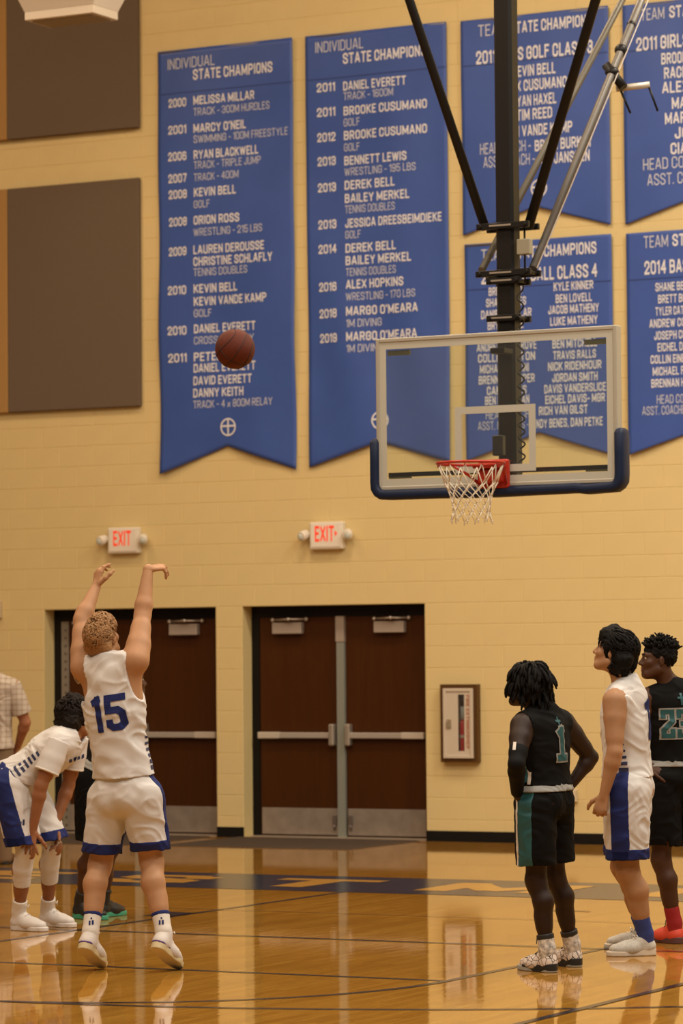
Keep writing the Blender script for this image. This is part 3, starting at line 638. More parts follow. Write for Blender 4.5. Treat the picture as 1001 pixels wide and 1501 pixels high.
for a in (70, 45, 20): path.append((BX - .058 + .07 * math.cos(math.radians(a)), BZ0 + .04 - .07 * math.sin(math.radians(a)), math.cos(math.radians(a)), -math.sin(math.radians(a)))); rx.append(.038); ry.append(.075)
for z_, s in ((BZ0 + .06, 1), (BZ0 + .2, 1), (zt - .035, 1), (zt - .012, .8), (zt, .45)): path.append((BX + .012, z_, 1, 0)); rx.append(.036 * s); ry.append(.075 * s)
padseg(path, ry, rx); pd.build('edge_padding', M_PAD, hoop)
# mast
MX, MY = -.02, .30
mast = MB(); hw = .068; ch = .02
poly = [(MX - hw + ch, MY - hw), (MX + hw - ch, MY - hw), (MX + hw, MY - hw + ch), (MX + hw, MY + hw - ch), (MX + hw - ch, MY + hw), (MX - hw + ch, MY + hw), (MX - hw, MY + hw - ch), (MX - hw, MY - hw + ch)]
mast.prism(poly, 'z', BZ0 + .06, CEIL); mst = mast.build('mast', M_BLACK, hoop)
for z_ in (BZ0 + .13, BZ1 - .12): MB().box(MX - .05, MX + .06, .085, MY - hw + .005, z_ - .02, z_ + .02, .006).build('board_bracket', M_BLACK, hoop)
MB().box(MX - .04, MX + .04, .086, .14, BZ0 + .22, BZ0 + .36, .006).build('height_gearbox', mat('gearbox_dark', (.03, .03, .027), .4), hoop)
def clamp(z_, half, name, d=.0):
    c = MB(); c.box(MX - half, MX + half, MY - hw - .03, MY - hw, z_ - .022, z_ + .022, .004); c.box(MX - half, MX + half, MY + hw, MY + hw + .03, z_ - .022, z_ + .022, .004)
    for s in (-1, 1): c.cyl((MX + s * (half - .03), MY - hw - .05, z_), (MX + s * (half - .03), MY + hw + .05, z_), .013, 8)
    o = c.build(name, M_BLACK, hoop)
    MB().box(MX - hw - .03, MX + hw, MY - hw - .036, MY - hw - .029, z_ - .004, z_ + .008).build('clamp_edge', mat('worn_metal', (.45, .40, .33), .35, .7), o)
zc1 = at_y(740, 333, MY)[2]; zc2 = at_y(740, 402, MY)[2]; zc3 = at_y(740, 468, MY)[2]
clamp(zc1, .20, 'brace_clamp'); clamp(zc2, .21, 'brace_clamp'); clamp(zc2 - .055, .13, 'strap_clamp'); clamp(zc3, .13, 'bolt_plate')
def run(px0, py0, px1, py1, Y, r, name, m, n=12, Y1=None):
    a = at_y(px0, py0, Y); b = at_y(px1, py1, Y if Y1 is None else Y1); d = (b - a); e = a + d * ((CEIL - .05 - a[2]) / d[2])
    o = MB().cyl(a, e, r, n).build(name, m, hoop); return a, e, o
run(712, 336, 600, 0, MY - .02, .033, 'side_brace', M_BLACK)
run(774, 334, 873, 0, MY - .02, .035, 'side_brace', M_BLACK)
# rear braces run up and back to the ceiling
def rear(px0, py0, dxy, name, m, r):
    a = at_y(px0, py0, MY + .05); tgt = dxy; best = None
    for Y in np.linspace(.5, 6, 400):
        q = at_y(tgt[0], tgt[1], Y)
        if best is None or abs(q[0] - a[0]) < best[0]: best = (abs(q[0] - a[0]), q)
    b = best[1]; d = b - a; e = a + d * ((CEIL - .05 - a[2]) / d[2]); return a, b, e, MB().cyl(a, e, r, 12).build(name, m, hoop)
ra, rb, re_, brA = rear(781, 394, (940, 0), 'rear_brace', M_GALV, .030)
rear(706, 396, (912, 0), 'rear_brace', mat('dull_tube', (.16, .15, .12), .5, .5), .026)
# folding arm on the rear brace
def on_brace(t): return ra + (rb - ra) * t
j = on_brace(.715); jj = MB().sphere(j, .055, 10, 8, (1, 1, .8)); jj.cyl(j + np.array([-.05, 0, .06]), j + np.array([.09, 0, -.12]), .035, 8)
fold = jj.build('fold_hinge', M_BLACK, brA and hoop)
a = at_depth(903, 130, depth_of(j)); b = at_depth(952, 124, depth_of(j)); MB().cyl(a, b, .024, 8).build('fold_arm', mat('pale_arm', (.52, .48, .40), .45, .3), hoop)
for q in ((909, 131, 924, 166), (951, 127, 964, 163)):
    MB().cyl(at_depth(q[0], q[1], depth_of(j)), at_depth(q[2], q[3], depth_of(j)), .009, 6).build('fold_rod', M_BLACK, hoop)
MB().sphere(on_brace(.80), .05, 10, 8).build('brace_collar', M_BLACK, hoop); MB().sphere(on_brace(.90), .036, 10, 8).build('brace_collar', M_BLACK, hoop)
# small junction box with drop lead and coiled cable
a = at_y(769, 362, MY - .05); jb = MB().box(a[0] - .05, a[0] + .05, a[1] - .03, a[1] + .03, a[2] - .055, a[2] + .055, .006).build('junction_box', mat('box_olive_grey', (.26, .24, .17), .5), hoop)
MB().tube([a + np.array([0, 0, .15]), a, a + np.array([.0, 0, -.25])], .008, 6).build('drop_lead', M_BLACK, jb)
z0 = at_y(768, 418, MY - .12)[2]; z1 = at_y(770, 686, MY - .12)[2]; xa = MX + hw + .075; n = 420; turns = 13
pts = [(xa + .021 * math.cos(2 * math.pi * turns * (i / n) ** 1.15), MY - .12 + .021 * math.sin(2 * math.pi * turns * (i / n) ** 1.15), z0 + (z1 - z0) * i / n) for i in range(n + 1)]
MB().tube(pts, .0065, 5).build('coiled_cable', M_BLACK, hoop)
# safety cord
b = at_depth(950, 0, depth_of(rb)); a = at_y(787, 393, MY); d = b - a
MB().cyl(a, a + d * ((CEIL - .05 - a[2]) / d[2]), .005, 5).build('safety_cord', mat('white_cord', (.6, .56, .5), .6), hoop)
# rim
M_RIM = mat('red_orange_rim', (.40, .022, .010), .35, .1)
RY, RZ, RR = -.381, 3.048, .2286
rim = MB().tube([(RR * math.cos(a), RY + RR * math.sin(a), RZ - .008) for a in np.linspace(0, 2 * math.pi, 49)[:-1]], .010, 8, closed=True).build('rim', M_RIM, hoop)
bk = MB().box(-.115, .115, -.035, .008, RZ - .165, RZ + .035, .012); bk.box(-.10, .10, -.155, -.03, RZ - .03, RZ - .004, .006); bk.box(-.085, .085, -.11, -.03, RZ - .13, RZ - .03, .012)
bk.build('mounting_plate', M_RIM, rim)
for s in (-1, 1):
    MB().tube([(s * .1, -.04, RZ - .13), (s * .14, -.14, RZ - .07), (s * .19, RY + .12, RZ - .018)], [.012, .011, .008], 8).build('rim_brace', M_RIM, rim)
hk = MB()
for k in range(12):
    a = 2 * math.pi * (k + .5) / 12; c = (RR * math.cos(a), RY + RR * math.sin(a))
    hk.tube([(c[0], c[1], RZ - .012), (c[0] * 1.0, c[1], RZ - .034), (c[0] * .97, RY + (c[1] - RY) * .97, RZ - .03)], .004, 5)
hk.build('net_hooks', M_RIM, rim)
# net: 12 cords crossing into diamonds
M_NET = mat('white_net_cord', (.66, .60, .48), .8)
lv = [(0, .222), (.12, .178), (.17, .155), (.215, .140), (.265, .130), (.315, .126), (.37, .140)]; K = 12; nt_ = MB()
def np_(k, i):
    z_, r_ = lv[i]; rr = random.Random(k * 17 + i * 131); a = 2 * math.pi * (k + .5 * (i % 2) + .5) / K
    return np.array([r_ * math.cos(a), RY + r_ * math.sin(a), RZ - .025 - z_ * (1 + .03 * rr.uniform(-1, 1))])
for i in range(len(lv) - 1):
    for k in range(K):
        for dk in ((0, -1) if i % 2 == 0 else (0, 1)): nt_.cyl(np_(k, i), np_(k + dk, i + 1), .004 if i < 2 else .003, 5)
for i in range(1, len(lv)):
    for k in range(K): nt_.sphere(np_(k, i), .0075, 6, 4)
for k in range(K): q = np_(k, len(lv) - 1); nt_.cyl(q, q + np.array([.004 * math.cos(k), 0, -.02]), .004, 5)
nt_.build('net', M_NET, hoop)

# ================================================================== THE BALL
BD = 19.75; bc = at_depth(344.5, 511.5, BD); br_ = .119
ball = empty('basketball', tuple(bc), 'orange brown basketball in flight in front of the tall banner', 'basketball')
M_BALL = mat('basketball_leather', (.095, .015, .005), .6, spec=.25, noise=.08, nscale=30, bump=.3, bscale=900)
MB().sphere(bc, br_, 48, 32).build('leather_cover', M_BALL, ball)
Rb = Matrix.Rotation(.5, 3, 'X') @ Matrix.Rotation(.9, 3, 'Y') @ Matrix.Rotation(.3, 3, 'Z'); se = MB()
def ring(fn):
    pts = []
    for i in range(72):
        q = Vector(fn(2 * math.pi * i / 72)); q.normalize(); pts.append(np.array(bc) + np.array(Rb @ q) * (br_ + .0002))
    se.tube(pts, .0028, 5, closed=True)
ring(lambda a: (math.cos(a), math.sin(a), 0)); ring(lambda a: (0, math.cos(a), math.sin(a)))
for s in (-1, 1): ring(lambda a, s=s: (.62 * s + .14 * s * math.cos(2 * a), math.cos(a) * .75, math.sin(a) * .75))
se.build('seams', mat('ball_seam', (.02, .006, .004), .7), ball)

# ================================================================== PEOPLE
# Bodies and clothes are grown as smooth blended volumes and skinned by surface nets.
V3 = lambda *a: np.array(a, float)
def nrm(v): return v / (np.linalg.norm(v) + 1e-12)
def rc(a, b, r1, r2, flat=None, s=1.):
    """tapered capsule; flattened by s along the axis flat"""
    a = np.array(a, float); b = np.array(b, float); ba = b - a; L2 = ba @ ba + 1e-12; rm = max(r1, r2)
    def fn(X, Y, Z):
        x, y, z = X - a[0], Y - a[1], Z - a[2]
        t = np.clip((x * ba[0] + y * ba[1] + z * ba[2]) / L2, 0, 1)
        x = x - ba[0] * t; y = y - ba[1] * t; z = z - ba[2] * t
        q = x * x + y * y + z * z
        if flat is not None:
            n = x * flat[0] + y * flat[1] + z * flat[2]; q = q + n * n * (1 / s ** 2 - 1)
            return (np.sqrt(np.maximum(q, 0)) - (r1 + (r2 - r1) * t)) * (.5 + .5 * s)
        return np.sqrt(q) - (r1 + (r2 - r1) * t)
    return fn, np.minimum(a, b) - rm, np.maximum(a, b) + rm
def el(c, ax, r):
    """ellipsoid with axes ax (rows) and radii r"""
    c = np.array(c, float); ax = np.array(ax, float); m = max(r)
    def fn(X, Y, Z):
        x, y, z = X - c[0], Y - c[1], Z - c[2]; k0 = 0; k1 = 0
        for i in range(3):
            q = x * ax[i][0] + y * ax[i][1] + z * ax[i][2]; k0 = k0 + (q / r[i]) ** 2; k1 = k1 + (q / r[i] ** 2) ** 2
        k0 = np.sqrt(k0); return k0 * (k0 - 1) / (np.sqrt(k1) + 1e-6)
    return fn, c - m, c + m
def smin(a, b, k):
    h = np.clip(.5 + .5 * (b - a) / k, 0, 1); return b + (a - b) * h - k * h * (1 - h)
class Vol:
    def __init__(s, lo, hi, h):
        s.lo = np.array(lo, float) - 3 * h; s.h = h; s.n = np.ceil((np.array(hi) - s.lo) / h).astype(int) + 4
        s.ax = [(s.lo[i] + h * np.arange(s.n[i])).astype(np.float32) for i in range(3)]; s.d = np.full(tuple(s.n), .5, np.float32)
    def XYZ(s, sl=(slice(None),) * 3): return s.ax[0][sl[0]][:, None, None], s.ax[1][sl[1]][None, :, None], s.ax[2][sl[2]][None, None, :]
    def union(s, prims, grow=0.):
        for p, k in prims:
            fn, lo, hi = p; m = grow + k + 3 * s.h; sl = []
            for i in range(3):
                a = max(0, int((lo[i] - m - s.lo[i]) / s.h)); b = min(s.n[i], int((hi[i] + m - s.lo[i]) / s.h) + 2); sl.append(slice(a, max(a, b)))
            sl = tuple(sl)
            if any(q.stop <= q.start for q in sl): continue
            s.d[sl] = smin(s.d[sl], (fn(*s.XYZ(sl)) - grow).astype(np.float32), k)
        return s
    def cut(s, f): s.d = np.maximum(s.d, f(*s.XYZ())).astype(np.float32); return s            # keep where f < 0
    def carve(s, prims, grow=0.):
        for fn, lo, hi in prims:
            m = grow + 3 * s.h; sl = []
            for i in range(3):
                a = max(0, int((lo[i] - m - s.lo[i]) / s.h)); b = min(s.n[i], int((hi[i] + m - s.lo[i]) / s.h) + 2); sl.append(slice(a, max(a, b)))
            sl = tuple(sl); s.d[sl] = np.maximum(s.d[sl], -(fn(*s.XYZ(sl)) - grow)); 
        return s
    def nets(s):
        d = s.d; d[0] = d[-1] = .5; d[:, 0] = d[:, -1] = .5; d[:, :, 0] = d[:, :, -1] = .5
        S = d < 0; c = np.zeros(tuple(s.n - 1), np.int8); corn = [(i, j, k) for i in (0, 1) for j in (0, 1) for k in (0, 1)]
        nx, ny, nz = s.n
        for i, j, k in corn: c += S[i:nx - 1 + i, j:ny - 1 + j, k:nz - 1 + k]
        I, J_, K_ = np.nonzero((c > 0) & (c < 8)); idx = np.full(c.shape, -1, np.int32); idx[I, J_, K_] = np.arange(len(I))
        val = {q: d[I + q[0], J_ + q[1], K_ + q[2]] for q in corn}; P = np.zeros((len(I), 3)); cnt = np.zeros(len(I))
        for a in corn:
            for ax in range(3):
                if a[ax] == 0:
                    b = list(a); b[ax] = 1; b = tuple(b); m = (val[a] < 0) != (val[b] < 0); t = val[a][m] / (val[a][m] - val[b][m])
                    q = np.tile(np.array(a, float), (m.sum(), 1)); q[:, ax] += t; P[m] += q; cnt[m] += 1
        P = (P / cnt[:, None] + np.stack([I, J_, K_], 1)) * s.h + s.lo; F = []
        for ax in range(3):
            sl0 = [slice(1, -1)] * 3; sl1 = [slice(1, -1)] * 3; sl0[ax] = slice(0, -1); sl1[ax] = slice(1, None)
            A = S[tuple(sl0)]; B = S[tuple(sl1)]; o = [q for q in range(3) if q != ax]
            for flip in (False, True):
                E = np.array(np.nonzero((A & ~B) if not flip else (~A & B))).T
                if not len(E): continue
                off = np.ones(3, int); off[ax] = 0; E = E + off; q = []
                for u, v in ((0, 0), (1, 0), (1, 1), (0, 1)):
                    e = E.copy(); e[:, o[0]] -= 1 - u; e[:, o[1]] -= 1 - v; q.append(idx[e[:, 0], e[:, 1], e[:, 2]])
                q = np.stack(q, 1); 
                if flip != (ax == 1): q = q[:, ::-1]
                F.append(q)
        return P, np.concatenate(F)
def arr_mesh(name, parts):
    """parts: list of (points, quads) joined into one mesh"""
    n = 0; vs = []; fs = []
    for P, F in parts: vs.append(P); fs.append(F + n); n += len(P)
    P = np.concatenate(vs); F = np.concatenate(fs); me = bpy.data.meshes.new(name)
    me.vertices.add(len(P)); me.vertices.foreach_set('co', P.astype(np.float32).ravel()); me.loops.add(F.size); me.loops.foreach_set('vertex_index', F.astype(np.int32).ravel())
    me.polygons.add(len(F)); me.polygons.foreach_set('loop_start', np.arange(0, F.size, 4, dtype=np.int32))
    me.polygons.foreach_set('use_smooth', np.ones(len(F), bool)); me.update(calc_edges=True); me.validate(); return me
def bounds(prims, g=0.):
    lo = np.min([p[0][1] - g for p in prims], 0); hi = np.max([p[0][2] + g for p in prims], 0); return lo, hi
def folds(seed, amp, wl=(.07, .2), along=None):
    rr = random.Random(seed); W_ = []
    for _ in range(6):
        d = nrm(V3(rr.gauss(0, 1), rr.gauss(0, 1), rr.gauss(0, 1)))
        if along is not None: d = nrm(d - .8 * along * (d @ along))
        W_.append((d * 2 * math.pi / rr.uniform(*wl), rr.uniform(0, 6.3), rr.uniform(.4, 1)))
    def f(X, Y, Z):
        t = 0
        for k, ph, a in W_: t = t + a * np.sin(k[0] * X + k[1] * Y + k[2] * Z + ph + 1.3 * np.sin(6 * (X + Y) + 5 * Z + ph))
        return (amp * t / 2.5).astype(np.float32)
    return f

_NT = np.random.RandomState(3).rand(64, 64, 64).astype(np.float32) * 2 - 1
def vnoise(X, Y, Z, s, o=0.):
    """smooth lattice noise at s cells per metre"""
    r = []
    for q, off in ((X, 11.3), (Y, 27.9), (Z, 5.7)):
        t = q * s + off + o + 64; i = np.floor(t).astype(int); f = t - i; r.append((i % 64, (i + 1) % 64, f * f * (3 - 2 * f)))
    (a0, a1, fx), (b0, b1, fy), (c0, c1, fz) = r; g = lambda a, b, c: _NT[a, b, c]
    l = lambda p, q, t: p + (q - p) * t
    return l(l(l(g(a0, b0, c0), g(a1, b0, c0), fx), l(g(a0, b1, c0), g(a1, b1, c0), fx), fy), l(l(g(a0, b0, c1), g(a1, b0, c1), fx), l(g(a0, b1, c1), g(a1, b1, c1), fx), fy), fz)
def cloth(v, amp, seed, U, F):
    """creases: ridged noise drawn out in one slanting direction"""
    X, Y, Z = v.XYZ(); n1 = vnoise(X + 0 * (Y + Z), Y + 0 * (X + Z), Z + 0 * (X + Y), 5.5, seed * 3.1)
    a = (X + Y) * 3.0 + Z * 8.0 + n1 * 1.1; b = (X - Y) * 7.0 - Z * 6.0 + n1 * 1.4
    n2 = vnoise(a, b * .35, n1, 2.2, seed * 1.7); n3 = vnoise(a * .4, b, n1, 2.0, seed * 2.3)
    v.d += (amp * (1.1 * (.5 - np.abs(n2)) + .9 * (.5 - np.abs(n3)) + .8 * n1 - .5)).astype(np.float32) * -1
def frame_of(rt, up):
    """right, forward, up: forward = up x right"""
    rt = nrm(rt); f = nrm(np.cross(up, rt)); return rt, f, np.cross(rt, f)
def head_prims(c, fw, up, k=1.0):
    """face to fw; c is the centre of the skull"""
    f = nrm(fw); r = nrm(np.cross(f, up)); u = np.cross(r, f); A = (r, f, u)
    p = lambda x, y, z: c + k * (x * r + y * f + z * u)
    L = [(el(p(0, -.012, .030), A, (.074 * k, .094 * k, .086 * k)), .02), (el(p(0, .028, -.035), A, (.058 * k, .064 * k, .078 * k)), .03), (rc(p(-.02, .066, -.094), p(.02, .066, -.094), .018 * k, .018 * k), .03),
         (rc(p(-.055, .0, -.055), p(-.03, .06, -.088), .020 * k, .016 * k), .03), (rc(p(.055, .0, -.055), p(.03, .06, -.088), .020 * k, .016 * k), .03),
         (rc(p(-.038, .077, .026), p(.038, .077, .026), .013 * k, .013 * k), .02), (rc(p(-.045, .062, -.02), p(-.03, .072, -.03), .02 * k, .018 * k), .02), (rc(p(.045, .062, -.02), p(.03, .072, -.03), .02 * k, .018 * k), .02),
         (rc(p(0, .087, .012), p(0, .108, -.026), .008 * k, .0115 * k), .012), (rc(p(-.012, .096, -.031), p(.012, .096, -.031), .008 * k, .008 * k), .008),
         (rc(p(-.02, .086, -.054), p(.02, .086, -.054), .0085 * k, .0085 * k), .008), (rc(p(-.017, .084, -.068), p(.017, .084, -.068), .009 * k, .009 * k), .008)]
    for s in (-1, 1): L += [(el(p(s * .077, -.008, -.004), (nrm(r * s * .9 - f * .45), nrm(f * .9 + r * s * .45), u), (.009 * k, .019 * k, .031 * k)), .006)]
    return L, p, A
def hand_prims(w_, d, n, side, curl=(.3, .35, .25), spread=.10, thumb=.3, per=None, sc=1., fa=None):
    """w_ wrist, d towards the knuckles, n out of the back of the hand; side +1 right, -1 left"""
    d = nrm(d); n = nrm(n - d * (n @ d)); l = side * np.cross(n, d); q = lambda a, b, c: w_ + sc * (a * d + b * l + c * n)
    fa = d if fa is None else fa
    L = [(rc(w_ - fa * .045 * sc, w_, .0275 * sc, .0255 * sc), .012), (rc(w_, q(.02, 0, 0), .0255 * sc, .025 * sc, n, .8), .015), (rc(q(.03, .004, 0), q(.078, .0, 0), .031 * sc, .034 * sc, n, .42), .012)]
    for i, (b, ln) in enumerate(((.030, .074), (.010, .083), (-.011, .077), (-.030, .060))):
        c = curl if per is None else per[i]; base = q(.088 - .004 * abs(i - 1), b, 0); a = 0; dr = nrm(d + l * spread * (1.5 - i)); pt = base
        L.append((rc(q(.02, b * .6, 0), base, .0125 * sc, .0105 * sc), .008))
        for sg, (fr, r1, r2) in enumerate(((.45, .0098, .0092), (.31, .0092, .0085), (.24, .0085, .0070))):
            a += c[sg]; v = dr * math.cos(a) - n * math.sin(a); nx = pt + v * ln * fr * sc; L.append((rc(pt, nx, r1 * sc, r2 * sc), .004)); pt = nx
    pt = q(.022, .026, -.006); v = nrm(d * .62 + l * .72 - n * .25); a = 0
    for ln, r1, r2 in ((.045, .015, .0125), (.034, .0122, .0108), (.027, .0105, .0082)):
        vv = nrm(v * math.cos(a) + (d * .6 - l * .3 - n * .5) * math.sin(a)); nx = pt + vv * ln * sc; L.append((rc(pt, nx, r1 * sc, r2 * sc), .008)); pt = nx; a += thumb
    return L
M_EYE = mat('eye_white', (.36, .31, .26), .3); M_IRIS = mat('dark_iris', (.02, .012, .008), .2)

class Person:
    """J: joints in world coordinates. b: build (1 = average)."""
    def __init__(s, label, J, skin, b=1., group=None, head=None, headk=1.0, lb=None, hipup=None, ab=None):
        s.J = J; s.b = b; s.ab = ab or b; s.skin = skin; g = (J['toeL'] + J['toeR'] + J['heelL'] + J['heelR']) / 4
        s.root = empty('person', (g[0], g[1], 0), label, 'person', group)
        s.N = J['neck']; s.P0 = (J['hipL'] + J['hipR']) / 2; s.U = nrm(s.N - s.P0)
        s.R, s.F, s.U = frame_of(J['shR'] - J['shL'], s.U); s.Rh, s.Fh, s.Uh = frame_of(J['hipR'] - J['hipL'], nrm(s.N - s.P0) if hipup is None else hipup); s.lb = lb or b
        s.P0 = s.P0 + s.Uh * .05; s.Lt = np.linalg.norm(s.N - s.P0); s.hd = head; s.headk = headk
    def torso(s):
        b, J = s.b, s.J; A = (s.R, s.F, s.U); Ah = (s.Rh, s.Fh, s.Uh); sp = lambda t: s.P0 + (s.N - s.P0) * t
        L = [(el(s.P0, Ah, (.160 * b, .112 * b, .13)), .04), (el(sp(.36), A, (.138 * b, .098 * b, .17)), .06), (el(sp(.66) + s.F * .006, A, (.158 * b, .118 * b, .185)), .06)]
        for k in ('shL', 'shR'):
            q = s.N + (J[k] - s.N) * .72; L += [(rc(s.N - s.U * .08 - s.F * .005, q - s.U * .03, .085 * b, .06 * b), .05), (rc(s.N + s.U * .015 - s.F * .015, s.N + (J[k] - s.N) * .85, .05, .042 * b), .04)]
        for k, sg in (('L', -1), ('R', 1)): L.append((rc(J['sh' + k] - s.R * sg * .03 - s.U * .01, sp(.55) + s.R * sg * .10, .055 * b, .06 * b, s.F, .9), .05))
        for sg in (-1, 1): L.append((el(s.P0 - s.Fh * .055 + s.Rh * sg * .065 - s.Uh * .04, Ah, (.082 * b, .085 * b, .095)), .04))
        return L
    def limb(s, k):
        b, J = s.ab, s.J; sh, e, w_ = J['sh' + k], J['el' + k], J['wr' + k]; fa = nrm(w_ - e); m = e + (w_ - e) * .22
        return [(rc(sh, sh + (e - sh) * .3, .060 * b, .058 * b), .045), (rc(sh, e, .056 * b, .040 * b), .03), (rc(sh + (e - sh) * .35, sh + (e - sh) * .7, .050 * b, .046 * b), .03),
                (rc(e, m, .040 * b, .0435 * b), .025), (rc(m, w_, .0435 * b, .0275), .02)]
    def leg(s, k):
        b, J = s.lb, s.J; h, n, a = J['hip' + k], J['kn' + k], J['an' + k]; sh = nrm(a - n); back = nrm(-s.Fh - sh * ((-s.Fh) @ sh)); c = n + (a - n) * .30 + back * .022
        return [(rc(h, n, .088 * b, .056 * b), .05), (rc(h + (n - h) * .2, h + (n - h) * .6, .085 * b, .072 * b), .04), (rc(n, n + (a - n) * .12, .054 * b, .05 * b), .03), (rc(n - back * .012, n - back * .014 + sh * .02, .045, .04), .03),
                (rc(n + (a - n) * .1 + back * .008, c, .048 * b, .056 * b), .03), (rc(c, n + (a - n) * .62 + back * .008, .056 * b, .043 * b), .03), (rc(n + (a - n) * .5, a, .044 * b, .036), .03), (rc(a, a - V3(0, 0, .04), .036, .04), .02)]
    def body(s, hands, h=.0062):
        hp, s.hp, s.HA = head_prims(s.hd[0], s.hd[1], s.hd[2], s.headk); nb = s.hp(0, -.03, -.06)
        pr = s.torso() + s.limb('L') + s.limb('R') + s.leg('L') + s.leg('R') + [(rc(s.N - s.U * .02, nb, .060 * s.b, .054 * s.b), .035)]
        lo, hi = bounds(pr + hp); v = Vol(lo, hi, h).union(pr).union(hp); parts = [v.nets()]
        sock = [(rc(s.hp(sg * .031, .098, .010), s.hp(sg * .033, .098, .010), .011, .011)) for sg in (-1, 1)]
        for k, spec in hands.items():
            hl = hand_prims(s.J['wr' + k], *spec[:2], 1 if k == 'R' else -1, fa=nrm(s.J['wr' + k] - s.J['el' + k]), **(spec[2] if len(spec) > 2 else {})); lo, hi = bounds(hl); parts.append(Vol(lo, hi, .0036).union(hl).nets())
        o = mesh_obj('body', arr_mesh('body', parts), s.skin, s.root); s.bodyobj = o
        for sg in (-1, 1):
            e = MB().sphere(s.hp(sg * .031, .0775, .007), .0122, 12, 8).build('eye', M_EYE, o); MB().sphere(s.hp(sg * .031, .0862, .007), .0054, 8, 6).build('iris', M_IRIS, e)
        return o
    def add(s, name, v, m, parent=None):
        P, F = v.nets()
        return mesh_obj(name, arr_mesh(name, [(P, F)]), m, parent or s.root)
    def jersey(s, m, hem_t, grow=.016, arm=(.075, .085, .125), seed=1, neck=.078, amp=.006, flare=.012, name='jersey', armdn=.035, armin=(0, 0)):
        """sleeveless jersey; hem_t is where on the spine it ends"""
        pr = s.torso(); hemc = s.P0 + (s.N - s.P0) * hem_t; ub = s.U if hem_t > .1 else s.Uh
        sk = [(rc(s.P0 + (s.N - s.P0) * .55, hemc - ub * .05, .145 * s.b, (.155 + flare) * s.b, s.F, .76), .05)]
        lo, hi = bounds(pr, grow); v = Vol(lo, hi, .0062).union(pr, grow).union(sk, grow * .5); cloth(v, amp * 1.7, seed, s.U, s.F)
        v.cut(lambda X, Y, Z: -((X - hemc[0]) * ub[0] + (Y - hemc[1]) * ub[1] + (Z - hemc[2]) * ub[2]))
        nk = s.N + s.U * .055 + s.F * .01
        v.carve([el(nk, (s.R, s.F, s.U), (neck, neck * .95, .095))[0:3]])
        for k, sg, ai in (('L', -1, armin[0]), ('R', 1, armin[1])): v.carve([el(s.J['sh' + k] + s.R * sg * (.028 - ai) - s.U * armdn, (s.R, s.F, s.U), arm)])
        s.jv = v; s.jo = s.add(name, v, m); s.hemc = hemc; s.ub = ub
        return s.jo
    def shorts(s, m, top_t, frac=(.84, .84), r1=.122, r2=.112, hem=None, stripe=None, seed=3, amp=.005, piping=None, band=None):
        b, J = s.b, s.J; pr = [(el(s.P0, (s.Rh, s.Fh, s.Uh), (.172 * b, .125 * b, .15)), .05), (rc(s.P0 + s.Uh * .06, s.P0 + s.Uh * .16, .152 * b, .145 * b, s.Fh, .76), .05)]
        for sg in (-1, 1): pr.append((el(s.P0 - s.Fh * .05 + s.Rh * sg * .065 - s.Uh * .04, (s.Rh, s.Fh, s.Uh), (.095 * b, .098 * b, .11)), .04))
        legs = []
        for k, sg, fr in (('L', -1, frac[0]), ('R', 1, frac[1])):
            h, n = J['hip' + k], J['kn' + k]; d = nrm(n - h); hm = h + (n - h) * fr; dh = nrm(d * .4 + V3(0, 0, -.6)); legs.append((h + s.Rh * sg * .012, hm, d, sg, dh))
        lo, hi = bounds(pr + [(rc(a, c, r1 + .03, r2 + .03), .02) for a, c, d, g, e in legs]); v = Vol(lo, hi, .0062).union(pr); X, Y, Z = v.XYZ()
        sd = None; LF = []
        for a, c, d, sg, dh in legs:
            fn = rc(a, c + d * .08, r1 * b, r2 * b)[0]; q = fn(X, Y, Z); hh = ((X - c[0]) * dh[0] + (Y - c[1]) * dh[1] + (Z - c[2]) * dh[2])
            inn = rc(c - d * .03, c + d * .2, (r2 - .016) * b, (r2 - .012) * b)[0](X, Y, Z)
            LF.append((np.maximum(np.maximum(q, hh), -inn), hh, a, d, sg, q)); v.d = smin(v.d, LF[-1][0].astype(np.float32), .022).astype(np.float32)
        tp = s.P0 + (s.N - s.P0) * top_t; v.d = np.maximum(v.d, ((X - tp[0]) * s.Uh[0] + (Y - tp[1]) * s.Uh[1] + (Z - tp[2]) * s.Uh[2])).astype(np.float32)
        cloth(v, amp * 1.7, seed, s.Uh, s.Fh)
        so = s.add('shorts', v, m); base = v.d.copy()
        def over(name, f, mt, g=.0025):
            v.d = np.maximum(base - g, f).astype(np.float32)
            if (v.d < 0).sum() > 20: return s.add(name, v, mt, so)
        lat = (X - s.P0[0]) * s.Rh[0] + (Y - s.P0[1]) * s.Rh[1] + (Z - s.P0[2]) * s.Rh[2]
        if hem is not None:
            for q, hh, a, d, sg, qc in LF: over('hem_band', np.maximum(np.maximum(-.058 - hh, hh - .02), np.maximum(qc - .02, -.02 - sg * lat)), hem)
        if stripe is not None:
            for q, hh, a, d, sg, qc in LF:
                fwd = (X - a[0]) * s.Fh[0] + (Y - a[1]) * s.Fh[1] + (Z - a[2]) * s.Fh[2] - ((X - a[0]) * d[0] + (Y - a[1]) * d[1] + (Z - a[2]) * d[2]) * (d @ s.Fh)
                over('side_stripe', np.maximum(np.abs(fwd - stripe[2]) - stripe[1], .05 - sg * lat), stripe[0])
                if piping is not None: over('side_piping', np.maximum(np.abs(fwd - stripe[2] - stripe[1] - .008) - .008, .05 - sg * lat), piping, .003)
        if band is not None: over('waistband', -.034 - ((X - tp[0]) * s.Uh[0] + (Y - tp[1]) * s.Uh[1] + (Z - tp[2]) * s.Uh[2]), band, .009)
        return so
